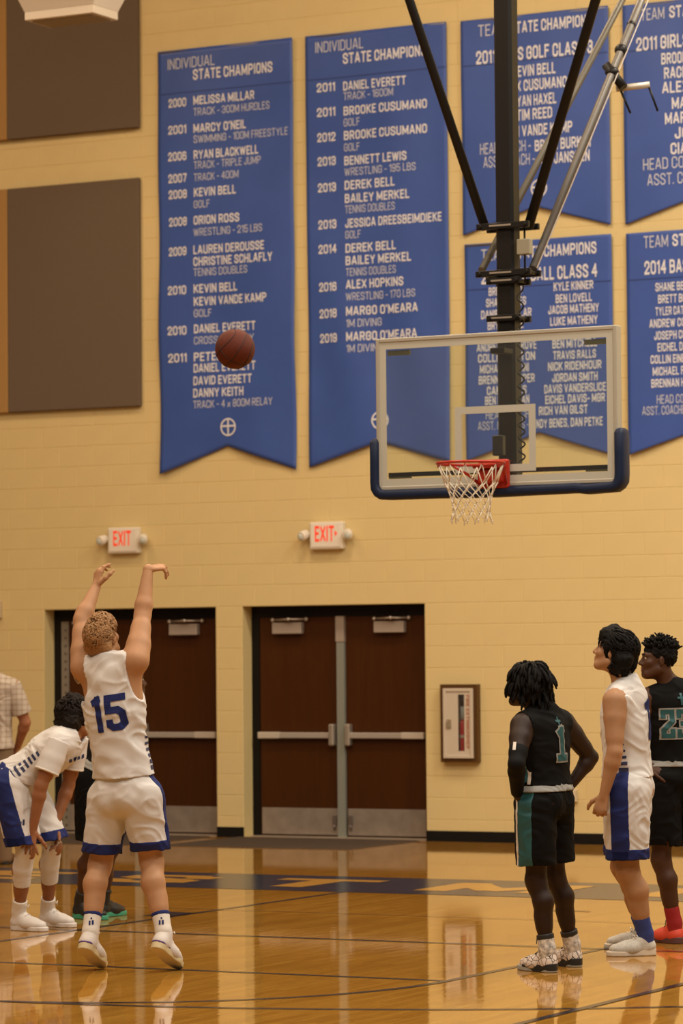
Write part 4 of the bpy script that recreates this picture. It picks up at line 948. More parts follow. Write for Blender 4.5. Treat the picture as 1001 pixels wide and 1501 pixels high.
    def tubewear(s, name, pts, rs, m, h=.0055, parent=None):
        pr = [(rc(pts[i], pts[i + 1], rs[i], rs[i + 1]), .012) for i in range(len(pts) - 1)]; lo, hi = bounds(pr); v = Vol(lo, hi, h).union(pr)
        for (a, b_, sgn) in ((pts[0], pts[1], 1), (pts[-1], pts[-2], 1)):
            d = nrm(b_ - a); v.cut(lambda X, Y, Z, a=a, d=d: -((X - a[0]) * d[0] + (Y - a[1]) * d[1] + (Z - a[2]) * d[2]))
        return s.add(name, v, m, parent)
    def shoe(s, k, m_up, m_sole, high=.115, m_lace=None, m_line=None, m_trim=None):
        J = s.J; hl, to = J['heel' + k], J['toe' + k]; y = nrm(to - hl); zz = V3(0, 0, 1); x = nrm(np.cross(y, zz)); z = np.cross(x, y); q = lambda a, b_, c: hl + a * x + b_ * y + c * z
        pr = [(rc(q(0, .045, .055), q(0, .058, high), .040, .041), .03), (rc(q(0, .05, .05), q(0, .17, .046), .043, .043), .03), (rc(q(0, .11, .07), q(0, .075, .10), .034, .036), .03), (rc(q(0, .16, .043), q(.0, .24, .038), .044, .037, z, .8), .03), (rc(q(.0, .14, .04), q(0, .2, .036), .048, .046, z, .72), .03)]
        lo, hi = bounds(pr); v = Vol(lo, hi, .0045).union(pr); v.cut(lambda X, Y, Z: .016 - ((X - hl[0]) * z[0] + (Y - hl[1]) * z[1] + (Z - hl[2]) * z[2]))
        v.cut(lambda X, Y, Z: ((X - hl[0]) * z[0] + (Y - hl[1]) * z[1] + (Z - hl[2]) * z[2]) - high - .022)
        so = s.add('shoe', v, m_up)
        sp = [(rc(q(0, .042, 0), q(0, .12, 0), .044, .041), .02), (rc(q(0, .12, 0), q(0, .2, 0), .041, .050), .02), (rc(q(0, .2, 0), q(0, .252, 0), .05, .042), .02)]
        lo, hi = bounds(sp); v = Vol(lo - .01, hi + .03, .0045); v.d[:] = .5; X, Y, Z = v.XYZ(); zc = (X - hl[0]) * z[0] + (Y - hl[1]) * z[1] + (Z - hl[2]) * z[2]
        d = None
        for (fn, _, _), kk in sp:
            t = fn(X - zc * z[0], Y - zc * z[1], Z - zc * z[2]); d = t if d is None else smin(d, t, kk)
        yc = (X - hl[0]) * y[0] + (Y - hl[1]) * y[1] + (Z - hl[2]) * y[2]; th = .015 + .006 * np.clip(1 - yc / .18, 0, 1)
        v.d = np.maximum(d, np.abs(zc - th) - th).astype(np.float32); sl = s.add('sole', v, m_sole, so)
        if m_line is not None: v.d = np.maximum(d - .002, np.maximum(np.abs(zc - .041) - .006, yc - .11)).astype(np.float32); s.add('heel_stripe', v, m_line, so)
        if m_trim is not None: v.d = np.maximum(d - .002, np.maximum(np.abs(zc - .03) - .008 - .03 * np.exp(-((yc - .10) / .05) ** 2) - .012 * np.exp(-((yc - .0) / .03) ** 2), yc - .215)).astype(np.float32); s.add('foxing', v, m_trim, so)
        if m_lace is not None:
            lb = MB()
            for i in range(5):
                a = i / 4; c = q(0, .175 - .085 * a, .082 + .045 * a); lb.tube([c - x * .026 - z * .008, c + z * .003, c + x * .026 - z * .008], .0035, 5)
            c = q(0, .085, high + .018); lb.tube([c + x * .03 + y * .03, c + x * .01 + y * .05 + z * .02, c + y * .045, c - x * .01 + y * .05 + z * .018, c - x * .03 + y * .03 - z * .01], .0028, 5)
            lb.build('laces', m_lace, so)
        return so
    def sock(s, k, m, top, r=.044, cuff=None, rt=.048):
        a, n = s.J['an' + k], s.J['kn' + k]; d = nrm(n - a); so = s.tubewear('sock', [a - V3(0, 0, .05), a + d * .02, a + d * top], [.046, r, rt], m)
        if cuff is not None: s.tubewear('sock_cuff', [a + d * (top - .018), a + d * (top + .004)], [rt + .002, rt + .002], cuff, parent=so)
        return so
    def number(s, strokes, cx, cy, hgt, m, outline=None, wt=.2, name='number'):
        """strokes: list of (x offset, width, polyline list) in units of the height; drawn on the back of the jersey"""
        me = s.jo.data; off = Vector((0, 0, 0)); bv = BVHTree.FromPolygons([v.co[:] for v in me.vertices], [tuple(p.vertices) for p in me.polygons])
        o0 = s.N - s.U * cy + s.R * cx
        for lay, (mt, ex) in enumerate((((outline, .05),) if outline is not None else ()) + ((m, 0),)):
            vs = []; fs = []; t = wt / 2 + ex; up = .004 + .002 * (outline is not None and ex == 0); li = 0
            for poly in strokes:
                for si, (a, b_) in enumerate(zip(poly[:-1], poly[1:])):
                    ext = []
                    for other, me_ in (((poly[si - 1], a) if si else None, a), ((b_, poly[si + 2]) if si + 2 < len(poly) else None, b_)):
                        if other is None: ext.append(1.); continue
                        d1 = nrm(np.array(other[1], float) - np.array(other[0], float)); d2 = nrm(np.array(b_, float) - np.array(a, float)); ext.append(min(1., math.tan(.5 * math.acos(max(-1, min(1, d1 @ d2)))) ))
                    a = np.array(a); b_ = np.array(b_); L_ = np.linalg.norm(b_ - a); d = (b_ - a) / L_; n = np.array([-d[1], d[0]]); e0, e1 = t * ext[0], t * ext[1]; K = max(3, int((L_ + 2 * t) / .035)); W_ = 8; m0 = len(vs); li += 1
                    for i in range(K + 1):
                        for j in range(W_ + 1):
                            q = a + d * (-e0 + (L_ + e0 + e1) * i / K) + n * t * (2 * j / W_ - 1); q = q * hgt
                            o = o0 + s.R * q[0] + s.U * q[1] - s.F * .5; r = bv.ray_cast(Vector(o), Vector(s.F)); c = np.array(r[0]) if r[0] is not None else o0 + s.R * q[0] + s.U * q[1] - s.F * .13
                            vs.append(c - s.F * (up + .0003 * (li % 4)))
                    for i in range(K):
                        for j in range(W_): c = m0 + i * (W_ + 1) + j; fs.append((c, c + W_ + 1, c + W_ + 2, c + 1))
            MB().add(vs, fs).build(name if ex == 0 else name + '_outline', mt, s.jo)
    def hair(s, prims, m, zline, noise=(.005, 90), grow=0., name='hair', h=.0045, seed=5):
        """zline(y) in head units: hair is kept above it"""
        c = s.hd[0]; r, f, u = s.HA; lo, hi = bounds(prims, grow + .02); v = Vol(lo, hi, h).union(prims, grow); X, Y, Z = v.XYZ()
        v.d += (noise[0] * (1.2 * vnoise(X, Y, Z, noise[1] * .16, seed) + .8 * vnoise(X, Y, Z, noise[1] * .4, seed + 7))).astype(np.float32)
        x = (X - c[0]) * r[0] + (Y - c[1]) * r[1] + (Z - c[2]) * r[2]; y = (X - c[0]) * f[0] + (Y - c[1]) * f[1] + (Z - c[2]) * f[2]; z = (X - c[0]) * u[0] + (Y - c[1]) * u[1] + (Z - c[2]) * u[2]
        v.d = np.maximum(v.d, zline(np.abs(x), y) - z).astype(np.float32); return s.add(name, v, m)
    def locks(s, m, parent, zline, n=260, rad=(.082, .102, .092), cen=(0, -.014, .035), ln=.06, r=.006, lift=.05, crown=(0, -.05, .12), seed=2, wave=.25, name='hair_locks', sweep=(0, 0, 0)):
        """short tapered locks combed outwards from the crown over the skull"""
        rr = random.Random(seed); mb = MB(); C = np.array(cen); RD = np.array(rad); cr = np.array(crown); i = 0; tries = 0
        while i < n and tries < n * 20:
            tries += 1; q = nrm(V3(rr.gauss(0, 1), rr.gauss(0, 1), rr.gauss(0, 1))) * RD + C
            if q[2] < zline(abs(q[0]), q[1]) + .012: continue
            t = q - cr; nn = nrm((q - C) / RD ** 2); t = nrm(nrm(t - nn * (t @ nn)) + np.array(sweep) + V3(rr.gauss(0, wave), rr.gauss(0, wave), rr.gauss(0, wave))); L_ = ln * rr.uniform(.6, 1.25); pts = []; c = q.copy(); b = rr.gauss(0, wave)
            for st in range(5):
                k0 = np.linalg.norm((c - C) / RD); sfc = C + (c - C) / k0 * (1 + lift * (.15 + st / 4 * rr.uniform(.6, 1.2))); pts.append(s.hp(*sfc)); nn = nrm((c - C) / RD ** 2); t = nrm(t + np.cross(nn, t) * b - nn * (t @ nn)); c = c + t * L_ / 4
            mb.tube(pts, [r * .8, r, r, r * .8, r * .25], 6); i += 1
        return tag(mb.build(name, m, parent), kind='stuff')
    def brows(s, m):
        for sg in (-1, 1): MB().tube([s.hp(sg * .014, .0925, .026), s.hp(sg * .03, .0915, .032), s.hp(sg * .048, .080, .026)], [.0035, .0042, .002], 6).build('eyebrow', m, s.bodyobj)
    def lips(s, m):
        MB().tube([s.hp(-.024, .084, -.060), s.hp(-.008, .0955, -.0545), s.hp(0, .0955, -.0555), s.hp(.008, .0955, -.0545), s.hp(.024, .084, -.060)], [.002, .0048, .0046, .0048, .002], 6).build('lips', m, s.bodyobj)
        MB().tube([s.hp(-.022, .084, -.062), s.hp(0, .094, -.069), s.hp(.022, .084, -.062)], [.002, .0062, .002], 6).build('lips', m, s.bodyobj)
def skin(name, col): return mat(name, col, .5, spec=.28, noise=.06, nscale=14)
SK_FAIR = skin('fair_skin', (.42, .225, .115)); SK_TAN = skin('tan_skin', (.255, .105, .046)); SK_FAIR2 = skin('olive_skin', (.38, .205, .105)); SK_DARK = skin('deep_brown_skin', (.023, .0100, .0054)); SK_BROWN = skin('brown_skin', (.072, .030, .0145))
C_WHITE = mat('white_jersey_mesh', (.62, .605, .585), .75, spec=.2, bump=.15, bscale=700); C_BLUE = mat('royal_blue_knit', (.013, .022, .115), .7, spec=.2); C_BLACK = mat('black_jersey_mesh', (.0045, .0045, .0045), .8, spec=.12)
C_TEAL = mat('teal_print', (.008, .080, .090), .6); C_SILV = mat('silver_trim', (.27, .27, .25), .6); C_WTRIM = mat('white_trim', (.66, .62, .56), .6)
H_BLOND = mat('blond_hair', (.30, .155, .055), .6, noise=.35, nscale=60, bump=.6, bscale=160); H_BLACK = mat('black_hair', (.0045, .0036, .003), .6, spec=.12, noise=.3, nscale=80, bump=.6, bscale=200); H_DKBR = mat('dark_brown_hair', (.009, .0055, .004), .6, spec=.15, noise=.3, nscale=80, bump=.6, bscale=160)
S_WHITE = mat('white_shoe', (.62, .58, .54), .55); S_SOLE = mat('white_rubber', (.66, .58, .46), .5); S_GUM = mat('yellowed_rubber', (.55, .46, .26), .5); S_LACE = mat('white_lace', (.75, .70, .62), .7); S_BLACK = mat('black_shoe', (.014, .013, .012), .5)

def floor_foot(J, k, hx, hy, tx, ty, L=.292):
    h = at_z(hx, hy, 0); t = at_z(tx, ty, 0); J['heel' + k] = h; J['toe' + k] = h + nrm(t - h) * L
    J['an' + k] = h + nrm(t - h) * .055 + V3(0, 0, .105)
def joints(D0, **kw): return {k: at_depth(v[0], v[1], D0 + v[2]) for k, v in kw.items()}
def cdir(r, a, u=0.): return nrm(_r0 * r + V3(-math.sin(YAW), math.cos(YAW), 0) * a + V3(0, 0, u))       # right, away, up as the photographer saw them
N1 = [[(-.10, .40), (.03, .46), (.03, -.46)]]
def decal(bv, c, rt, up, dirn, quads, m, parent, name):
    vs = []; fs = []
    for quad in quads:
        m0 = len(vs); K = 4
        P_ = [np.array(q) for q in quad]
        for i in range(K + 1):
            for j in range(K + 1):
                u_, v_ = i / K, j / K; q = (P_[0] * (1 - u_) + P_[1] * u_) * (1 - v_) + (P_[3] * (1 - u_) + P_[2] * u_) * v_; o = c + rt * q[0] + up * q[1]
                r = bv.ray_cast(Vector(o - dirn * .4), Vector(dirn)); vs.append((np.array(r[0]) if r[0] is not None else o) - dirn * .003)
        for i in range(K):
            for j in range(K): a_ = m0 + i * (K + 1) + j; fs.append((a_, a_ + K + 1, a_ + K + 2, a_ + 1))
    return MB().add(vs, fs).build(name, m, parent)

# --- the free-throw shooter, seen from behind
D0 = depth_of((-.09, -4.65, 0))
J = joints(D0, hipL=(163, 1170, .045), hipR=(207, 1168, -.045), knL=(147, 1266, .10), knR=(222, 1262, .02), neck=(160, 974, .0), shL=(122, 978, .08), shR=(200, 967, -.07),
           elL=(120, 908, .21), elR=(209, 902, .10), wrL=(141, 860, .32), wrR=(217, 834, .18))
for k, tx, ty, dv in (('L', 150, 1420, cdir(.32, .82, -.46)), ('R', 262, 1421, cdir(.42, .76, -.48))):
    t = at_z(tx, ty, 0) + V3(0, 0, .001); J['toe' + k] = t; J['heel' + k] = t - dv * .292
for k in 'LR':
    d = nrm(J['toe' + k] - J['heel' + k]); up = np.cross(nrm(np.cross(d, V3(0, 0, 1))), d); J['an' + k] = J['heel' + k] + d * .06 + up * .105
p = Person('fair haired player in white number 15 kit shooting with both arms raised', J, SK_FAIR, 1.0, lb=1.14, ab=1.12, head=(at_depth(150, 936, D0 + .02), cdir(.45, .80, .42), cdir(-.16, -.25, 1)))
p.body({'L': (cdir(.16, .2, 1), cdir(-.75, -.55, .1), dict(per=[(.3, .5, .3), (.45, .7, .4), (.55, .8, .5), (.6, .8, .5)], thumb=.45)),
        'R': (cdir(.80, .50, .12), cdir(.05, -.35, 1), dict(per=[(.15, .25, .2), (.5, .45, .3), (.8, .55, .3), (.9, .5, .3)], spread=.2, thumb=.2))})
p.jersey(C_WHITE, .10, seed=11, arm=(.058, .16, .165), neck=.07, flare=.022, armdn=.07, amp=.007, armin=(.04, .01))
so_ = p.shorts(C_WHITE, .16, (.82, .82), .118, .108, hem=C_BLUE, stripe=(C_BLUE, .045, .05), seed=12)
p.number([[(-.40, .34), (-.28, .40), (-.28, -.40)], [(.40, .40), (.04, .40), (.03, .07), (.28, .07), (.39, -.03), (.39, -.30), (.29, -.40), (.12, -.40), (.03, -.33), (.03, -.27)]], .02, .265, .205, C_BLUE, wt=.19)
for k in 'LR':
    p.shoe(k, S_WHITE, S_GUM, .12, S_LACE, mat('purple_line', (.085, .03, .17), .6)); sk_ = p.sock(k, C_WTRIM, .125, .046, C_BLUE, .05)
    bv_ = BVHTree.FromPolygons([v.co[:] for v in sk_.data.vertices], [tuple(q.vertices) for q in sk_.data.polygons]); c = J['an' + k] + nrm(J['kn' + k] - J['an' + k]) * .078
    decal(bv_, c, cdir(1, 0, 0), V3(0, 0, 1), cdir(0, 1, 0), [[(-.014, -.014), (-.004, -.014), (-.004, .010), (-.014, .010)], [(.003, -.012), (.014, -.012), (.014, .012), (.003, .012)], [(-.004, .018), (.005, .018), (.005, .027), (-.004, .027)]], C_BLUE, sk_, 'sock_mark')
hc = p.hp; A = p.HA
ZL_ = lambda x, y: -.080 + np.clip((y + .075) / .065, 0, 1) * .110 + np.clip((y - .04) / .05, 0, 1) * .03
ha = p.hair([(el(hc(0, -.014, .035), A, (.083, .103, .092)), .02), (rc(hc(0, .05, .10), hc(0, .0, .12), .035, .03), .03), (rc(hc(.03, .06, .09), hc(.045, .02, .10), .03, .03), .03), (rc(hc(-.03, .06, .09), hc(-.045, .02, .10), .03, .03), .03), (rc(hc(-.04, -.05, -.03), hc(.04, -.05, -.03), .050, .050), .03)], H_BLOND,
       ZL_, (.005, 170), .0)
p.locks(H_BLOND, ha, ZL_, 650, (.085, .105, .094), ln=.036, r=.0046, lift=.06, wave=.45)
p.locks(H_BLOND, ha, lambda x, y: .06 + 0 * y, 260, (.078, .094, .098), (.008, .008, .048), ln=.044, r=.005, lift=.09, wave=.6, seed=8)
p.brows(H_BLOND); p.lips(mat('lip_pink', (.40, .16, .11), .5))

dm = mat('navy_print', (.02, .025, .08), .7)
bvj = BVHTree.FromPolygons([v.co[:] for v in p.jo.data.vertices], [tuple(q.vertices) for q in p.jo.data.polygons])
for sg in (-1, 1):
    for i in range(6):
        z_ = .10 + i * .034; hh = .0125 - i * .0012; ww = .055 - i * .005; c = p.P0 + (p.N - p.P0) * (z_ / p.Lt) + p.R * sg * .1
        decal(bvj, c, p.F, p.U, -p.R * sg, [[(.005 if sg > 0 else -.02, -hh), (ww + .03, -hh), (ww + .03, hh), (.005 if sg > 0 else -.02, hh)]], dm, p.jo, 'side_dash')

# --- team mate bent over, hands on knees
D0 = depth_of((-2.0, -2.55, 0))
J = joints(D0, hipR=(14, 1150, -.09), hipL=(32, 1146, .09), knR=(38, 1246, -.14), knL=(77, 1240, .08), neck=(104, 1082, 0), shR=(84, 1092, -.17), shL=(112, 1086, .15), elR=(60, 1152, -.22), elL=(100, 1152, .16), wrR=(48, 1216, -.20), wrL=(80, 1210, .06))
floor_foot(J, 'R', 18, 1363, 74, 1366); floor_foot(J, 'L', 60, 1357, 117, 1360)
p = Person('dark haired player in white kit bent forward with hands on knees', J, SK_TAN, .97, hipup=cdir(.45, -.2, .8), head=(at_depth(111, 1052, D0 + .02), cdir(.80, .50, -.05), cdir(.25, .1, 1)))
p.body({'R': (cdir(-.2, -.15, -1), cdir(-.25, -.9, -.1), dict(per=[(.1, .2, .1), (.1, .2, .1), (.15, .2, .1), (.2, .2, .1)], spread=.32, thumb=.1)), 'L': (cdir(-.12, -.1, -1), cdir(.55, .7, -.1), dict(per=[(.2, .3, .2)] * 4, spread=.2, thumb=.2))})
p.jersey(C_WHITE, .06, seed=21, grow=.024, arm=(.02, .02, .02), neck=.07, flare=.02, amp=.006)
so_ = p.shorts(C_WHITE, .14, (.90, .92), .128, .118, hem=C_BLUE, stripe=(C_BLUE, .05, -.01), seed=22)
for k in 'LR':
    sh, e = J['sh' + k], J['el' + k]; d = nrm(e - sh); sl = p.tubewear('undershirt_sleeve', [sh - d * .03, sh + d * .09, sh + d * .185], [.075, .079, .080], C_WHITE)
    p.tubewear('sleeve_hem', [sh + d * .172, sh + d * .187], [.0815, .0815], C_WTRIM, parent=sl)
    n, a = J['kn' + k], J['an' + k]; hp_ = J['hip' + k]; b_ = nrm(-p.Fh)
    p.tubewear('leg_sleeve', [hp_ + (n - hp_) * .80, n, n + (a - n) * .30 + b_ * .012, n + (a - n) * .55], [.072, .062, .064, .054], mat('white_tights', (.62, .60, .57), .7, bump=.2, bscale=300))
    p.shoe(k, S_WHITE, S_WHITE, .13, S_LACE); so = p.sock(k, C_WTRIM, .10, .046, None, .048)
    # small curved mark on the sock
    c = a + V3(0, 0, .055); o_ = cdir(.1, -1, 0); rt = cdir(1, .1, 0)
    pts = [c + o_ * .0485 + rt * x_ + V3(0, 0, z_) for x_, z_ in ((-.02, .004), (-.012, -.006), (0, -.003), (.024, .008))]
    MB().tube(pts, [.0015, .0045, .0038, .001], 6).build('sock_mark', mat('mark_grey', (.06, .055, .06), .6), so)
hc = p.hp; A = p.HA
ZL_ = lambda x, y: -.10 + np.clip((y + .02) / .09, 0, 1) * .15
ha = p.hair([(el(hc(0, -.02, .035), A, (.094, .112, .10)), .02), (rc(hc(0, .05, .10), hc(0, -.04, .13), .03, .03), .03), (rc(hc(-.05, -.06, -.03), hc(.05, -.06, -.03), .062, .062), .03)], H_DKBR, ZL_, (.008, 170), .004)
p.locks(H_DKBR, ha, ZL_, 330, (.099, .117, .105), (0, -.02, .035), ln=.06, r=.007, lift=.09, wave=.45, seed=3)
p.brows(H_DKBR); p.lips(mat('lip_brown', (.20, .08, .05), .5))
# dashes along the jersey's side seam and the maker's three bars on the shorts
dm = mat('navy_print', (.02, .025, .08), .7); side = -p.R * 0 + p.R; bvj = BVHTree.FromPolygons([v.co[:] for v in p.jo.data.vertices], [tuple(q.vertices) for q in p.jo.data.polygons])
c = p.P0 + (p.N - p.P0) * .28 + p.R * .1 - p.F * .01
for i in range(7):
    x = -.08 + i * .034; hgt = .042 - i * .004; decal(bvj, c, p.U, -p.F, -p.R, [[(x, -hgt), (x + .017, -hgt), (x + .017, hgt), (x, hgt)]], dm, p.jo, 'side_dash')

bv_ = BVHTree.FromPolygons([v.co[:] for v in so_.data.vertices], [tuple(q.vertices) for q in so_.data.polygons]); c = at_depth(33, 1205, D0 - .15)
decal(bv_, c, cdir(1, 0, 0), V3(0, 0, 1), cdir(0, 1, 0), [[(-.028 + i * .018, -.016), (-.016 + i * .018, -.016), (-.022 + i * .018 + .008, -.016 + .012 * (i + 1)), (-.034 + i * .018 + .008, -.016 + .012 * (i + 1))] for i in range(3)], dm, so_, 'maker_mark')
c = at_depth(112, 1112, D0 - .1)
for i in range(4): decal(bvj, c, cdir(1, 0, .35), V3(0, 0, 1), cdir(0, 1, 0), [[(-.05 + i * .028, -.012 - .004 * (i % 2)), (-.032 + i * .028, -.012), (-.03 + i * .028, .008 + .006 * (i % 2)), (-.048 + i * .028, .010)]], dm, p.jo, 'chest_script')
# --- opponent hidden behind the shooter
D0 = depth_of((-2.2, -1.65, 0))
J = joints(D0, hipR=(135, 1142, -.09), hipL=(150, 1138, .09), knR=(136, 1246, -.10), knL=(163, 1240, .10), neck=(186, 1034, 0), shR=(176, 1044, -.18), shL=(196, 1040, .17), elR=(150, 1092, -.24), elL=(186, 1095, .22), wrR=(146, 1128, -.16), wrL=(196, 1140, .10))
floor_foot(J, 'R', 109, 1346, 163, 1349); floor_foot(J, 'L', 143, 1345, 197, 1339)
p = Person('player in black kit with green soled shoes standing behind the shooter', J, SK_BROWN, .97, head=(at_depth(190, 1000, D0), cdir(.86, .30, .1), cdir(-.1, 0, 1)))
p.body({'R': (cdir(.5, .1, -1), cdir(-.2, -1, 0), {}), 'L': (cdir(.5, -.1, -1), cdir(.3, 1, 0), {})}, h=.007)
p.jersey(C_BLACK, .05, seed=31); p.shorts(C_BLACK, .13, (.86, .86), .128, .118, seed=32, band=C_SILV)
for k in 'LR': p.shoe(k, S_BLACK, mat('mint_green_rubber', (.05, .32, .19), .5), .14, mat('black_lace', (.02, .02, .02), .6)); p.sock(k, S_BLACK, .09)
p.hair([(el(p.hp(0, -.014, .035), p.HA, (.082, .102, .094)), .02)], H_BLACK, lambda x, y: -.075 + np.clip((y + .02) / .09, 0, 1) * .13, (.003, 300), .003)
p.brows(H_BLACK)

# --- player in black number 1 with hanging locs
D0 = depth_of((2.09, -3.80, 0))
J = joints(D0, hipL=(786, 1180, -.08), hipR=(809, 1177, .08), knL=(786, 1290, -.07), knR=(813, 1282, .14), neck=(793, 1046, 0), shL=(765, 1064, -.14), shR=(826, 1060, .13), elL=(757, 1120, -.29), elR=(866, 1110, .20), wrL=(758, 1163, -.13), wrR=(833, 1155, .15))
floor_foot(J, 'L', 813, 1426, 757, 1420); floor_foot(J, 'R', 848, 1418, 797, 1411)
p = Person('player in black number 1 jersey with shoulder length locs and hands on hips', J, SK_DARK, .97, head=(at_depth(772, 1007, D0 + .02), cdir(-.80, .45, .12), cdir(.08, 0, 1)), headk=.97)
p.body({'L': (cdir(.15, .25, -1), cdir(-.9, -.3, .1), dict(curl=(.6, .6, .4))), 'R': (cdir(-.6, .2, -.75), cdir(.4, .6, .2), dict(curl=(.4, .5, .3)))})
p.jersey(C_BLACK, .125, seed=41, arm=(.066, .085, .12), neck=.07, amp=.004)
p.shorts(C_BLACK, .13, (.80, .80), .122, .116, stripe=(C_TEAL, .045, .01), seed=42, piping=C_WTRIM, band=C_SILV)
ONE = [[(-.09, .36), (.0, .42), (.0, -.42)], [(-.13, -.42), (.13, -.42)]]
p.number(ONE, .012, .165, .18, C_TEAL, C_SILV, wt=.19)
p.number([[(0, .5), (0, -.5)], [(-.3, .15), (.3, .15)]], .0, .045, .05, C_TEAL, wt=.22, name='cross_mark')
sh, e, w_ = J['shL'], J['elL'], J['wrL']; d = nrm(e - sh)
sl = p.tubewear('arm_sleeve', [sh + (e - sh) * .34, sh + (e - sh) * .7, e, e + (w_ - e) * .25, w_ + nrm(w_ - e) * .0], [.056, .051, .046, .048, .034], mat('black_sleeve', (.004, .004, .004), .7, spec=.15))
dq = nrm(w_ - e); p.tubewear('wrist_cuff', [w_ - dq * .035, w_ - dq * .028], [.0365, .0365], C_WTRIM, parent=sl)
bvs = BVHTree.FromPolygons([v.co[:] for v in sl.data.vertices], [tuple(q.vertices) for q in sl.data.polygons])
decal(bvs, sh + (e - sh) * .52, cdir(1, 0, 0), V3(0, 0, 1), cdir(.2, 1, 0), [[(-.026, -.02), (-.008, -.02), (-.008, .022), (-.026, .022)]], C_WTRIM, sl, 'sleeve_mark')
# side panel of the jersey: teal with a white wave
c = p.P0 + (p.N - p.P0) * .30 - p.R * .1; bvj = BVHTree.FromPolygons([v.co[:] for v in p.jo.data.vertices], [tuple(q.vertices) for q in p.jo.data.polygons])
decal(bvj, c, p.F, p.U, p.R, [[(-.03, -.11), (.05, -.11), (.05, -.01), (-.03, .0)], [(-.03, .0), (.05, -.01), (.04, .13), (-.01, .14)]], C_TEAL, p.jo, 'side_panel')
decal(bvj, c, p.F, p.U, p.R, [[(-.045, -.115), (-.028, -.115), (-.03, -.05), (-.048, -.05)], [(-.048, -.05), (-.03, -.05), (-.026, .0), (-.05, .0)], [(-.04, .0), (-.01, .0), (-.01, .02), (-.02, .03)]], C_WTRIM, p.jo, 'side_wave')
def print_shoe():
    m = bpy.data.materials.new('white_shoe_black_print'); m.use_nodes = True; nt = m.node_tree; b = nt.nodes['Principled BSDF']; tc = nt.nodes.new('ShaderNodeTexCoord')
    vo = nt.nodes.new('ShaderNodeTexVoronoi'); vo.feature = 'DISTANCE_TO_EDGE'; vo.distance = 'EUCLIDEAN'; vo.inputs['Scale'].default_value = 32; nt.links.new(tc.outputs['Object'], vo.inputs['Vector'])
    r = nt.nodes.new('ShaderNodeValToRGB'); r.color_ramp.interpolation = 'CONSTANT'; r.color_ramp.elements[0].color = (.02, .02, .02, 1); r.color_ramp.elements[1].position = .045; r.color_ramp.elements[1].color = (.70, .60, .52, 1)
    nt.links.new(vo.outputs['Distance'], r.inputs['Fac']); nt.links.new(r.outputs['Color'], b.inputs['Base Color']); b.inputs['Roughness'].default_value = .55; return m
MP = print_shoe()
for k in 'LR':
    p.shoe(k, MP, mat('grey_rubber', (.36, .36, .33), .5), .145, mat('black_lace', (.02, .02, .02), .6), m_trim=S_BLACK); p.sock(k, mat('print_sock', (.50, .46, .40), .7, noise=.6, nscale=45), .085, .047, None, .047)
    a, n = J['an' + k], J['kn' + k]; d = nrm(n - a); p.tubewear('sock_cuff', [a + d * .075, a + d * .105], [.0485, .0485], S_BLACK)
hc = p.hp; A = p.HA
ha = p.hair([(el(hc(0, -.014, .040), A, (.095, .112, .102)), .02), (rc(hc(-.05, -.06, -.03), hc(.05, -.06, -.03), .055, .055), .03)], H_BLACK, lambda x, y: -.085 + np.clip((y + .02) / .09, 0, 1) * .14, (.010, 220), .003)
lc = MB(); rr = random.Random(4); r_, f_, u_ = A; DN = V3(0, 0, -1)
for i in range(230):
    az = rr.uniform(0, 2 * math.pi); po = math.acos(rr.uniform(.0, .99)); q = hc(.092 * math.sin(po) * math.sin(az), -.014 + .110 * math.sin(po) * math.cos(az), .045 + .104 * math.cos(po))
    out = nrm(q - hc(0, -.014, .03)); face = out @ f_; low = po > 1.0
    ln = rr.uniform(.06, .10) if face > .6 else rr.uniform(.075, .125); pts = [q - out * .012]; v = nrm(out * .45 + nrm(DN - out * (DN @ out)) * .7 + V3(rr.gauss(0, .25), rr.gauss(0, .25), rr.gauss(0, .12)))
    for st in range(5): pts.append(pts[-1] + v * ln / 5); v = nrm(v * .72 + DN * .42 + V3(rr.gauss(0, .1), rr.gauss(0, .1), 0))
    lc.tube(pts, [.0095, .0095, .009, .0085, .0075, .005], 6)
for i in range(60):
    az = rr.uniform(.75, 2 * math.pi - .75); q = hc(.098 * math.sin(az), -.014 + .114 * math.cos(az), rr.uniform(-.04, .03)); out = nrm(q - hc(0, -.014, .0)); pts = [q - out * .01]; v = nrm(out * .7 + DN * .5); ln = rr.uniform(.07, .115)
    for st in range(5): pts.append(pts[-1] + v * ln / 5); v = nrm(v * .6 + DN * .5 + V3(rr.gauss(0, .12), rr.gauss(0, .12), 0))
    lc.tube(pts, [.009, .009, .0085, .008, .007, .0045], 6)
tag(lc.build('hair_locs', H_BLACK, ha), kind='stuff'); p.brows(H_BLACK)

# --- team mate in white looking up, seen from the side
D0 = depth_of((2.1, -2.80, 0))
J = joints(D0, hipL=(917, 1160, -.09), hipR=(924, 1157, .09), knL=(920, 1276, -.08), knR=(912, 1270, .14), neck=(916, 1004, .02), shL=(901, 1028, -.18), shR=(930, 1022, .18), elL=(901, 1103, -.25), elR=(925, 1098, .25), wrL=(885, 1166, -.22), wrR=(908, 1160, .24))
floor_foot(J, 'L', 961, 1400, 883, 1402); floor_foot(J, 'R', 958, 1390, 890, 1390)
p = Person('dark haired player in white kit and blue socks looking up at the ball', J, SK_FAIR2, 1.04, lb=1.14, head=(at_depth(900, 956, D0), cdir(-.92, .34, .28), cdir(.28, -.1, 1)), headk=1.05)
p.body({'L': (cdir(-.28, 0, -1), cdir(-.3, -1, 0), dict(curl=(.7, .8, .5), thumb=.5)), 'R': (cdir(-.25, 0, -1), cdir(.3, 1, 0), dict(curl=(.6, .7, .5)))})
p.jersey(C_WHITE, .05, seed=51, arm=(.07, .072, .115), neck=.072, amp=.005, flare=.018)
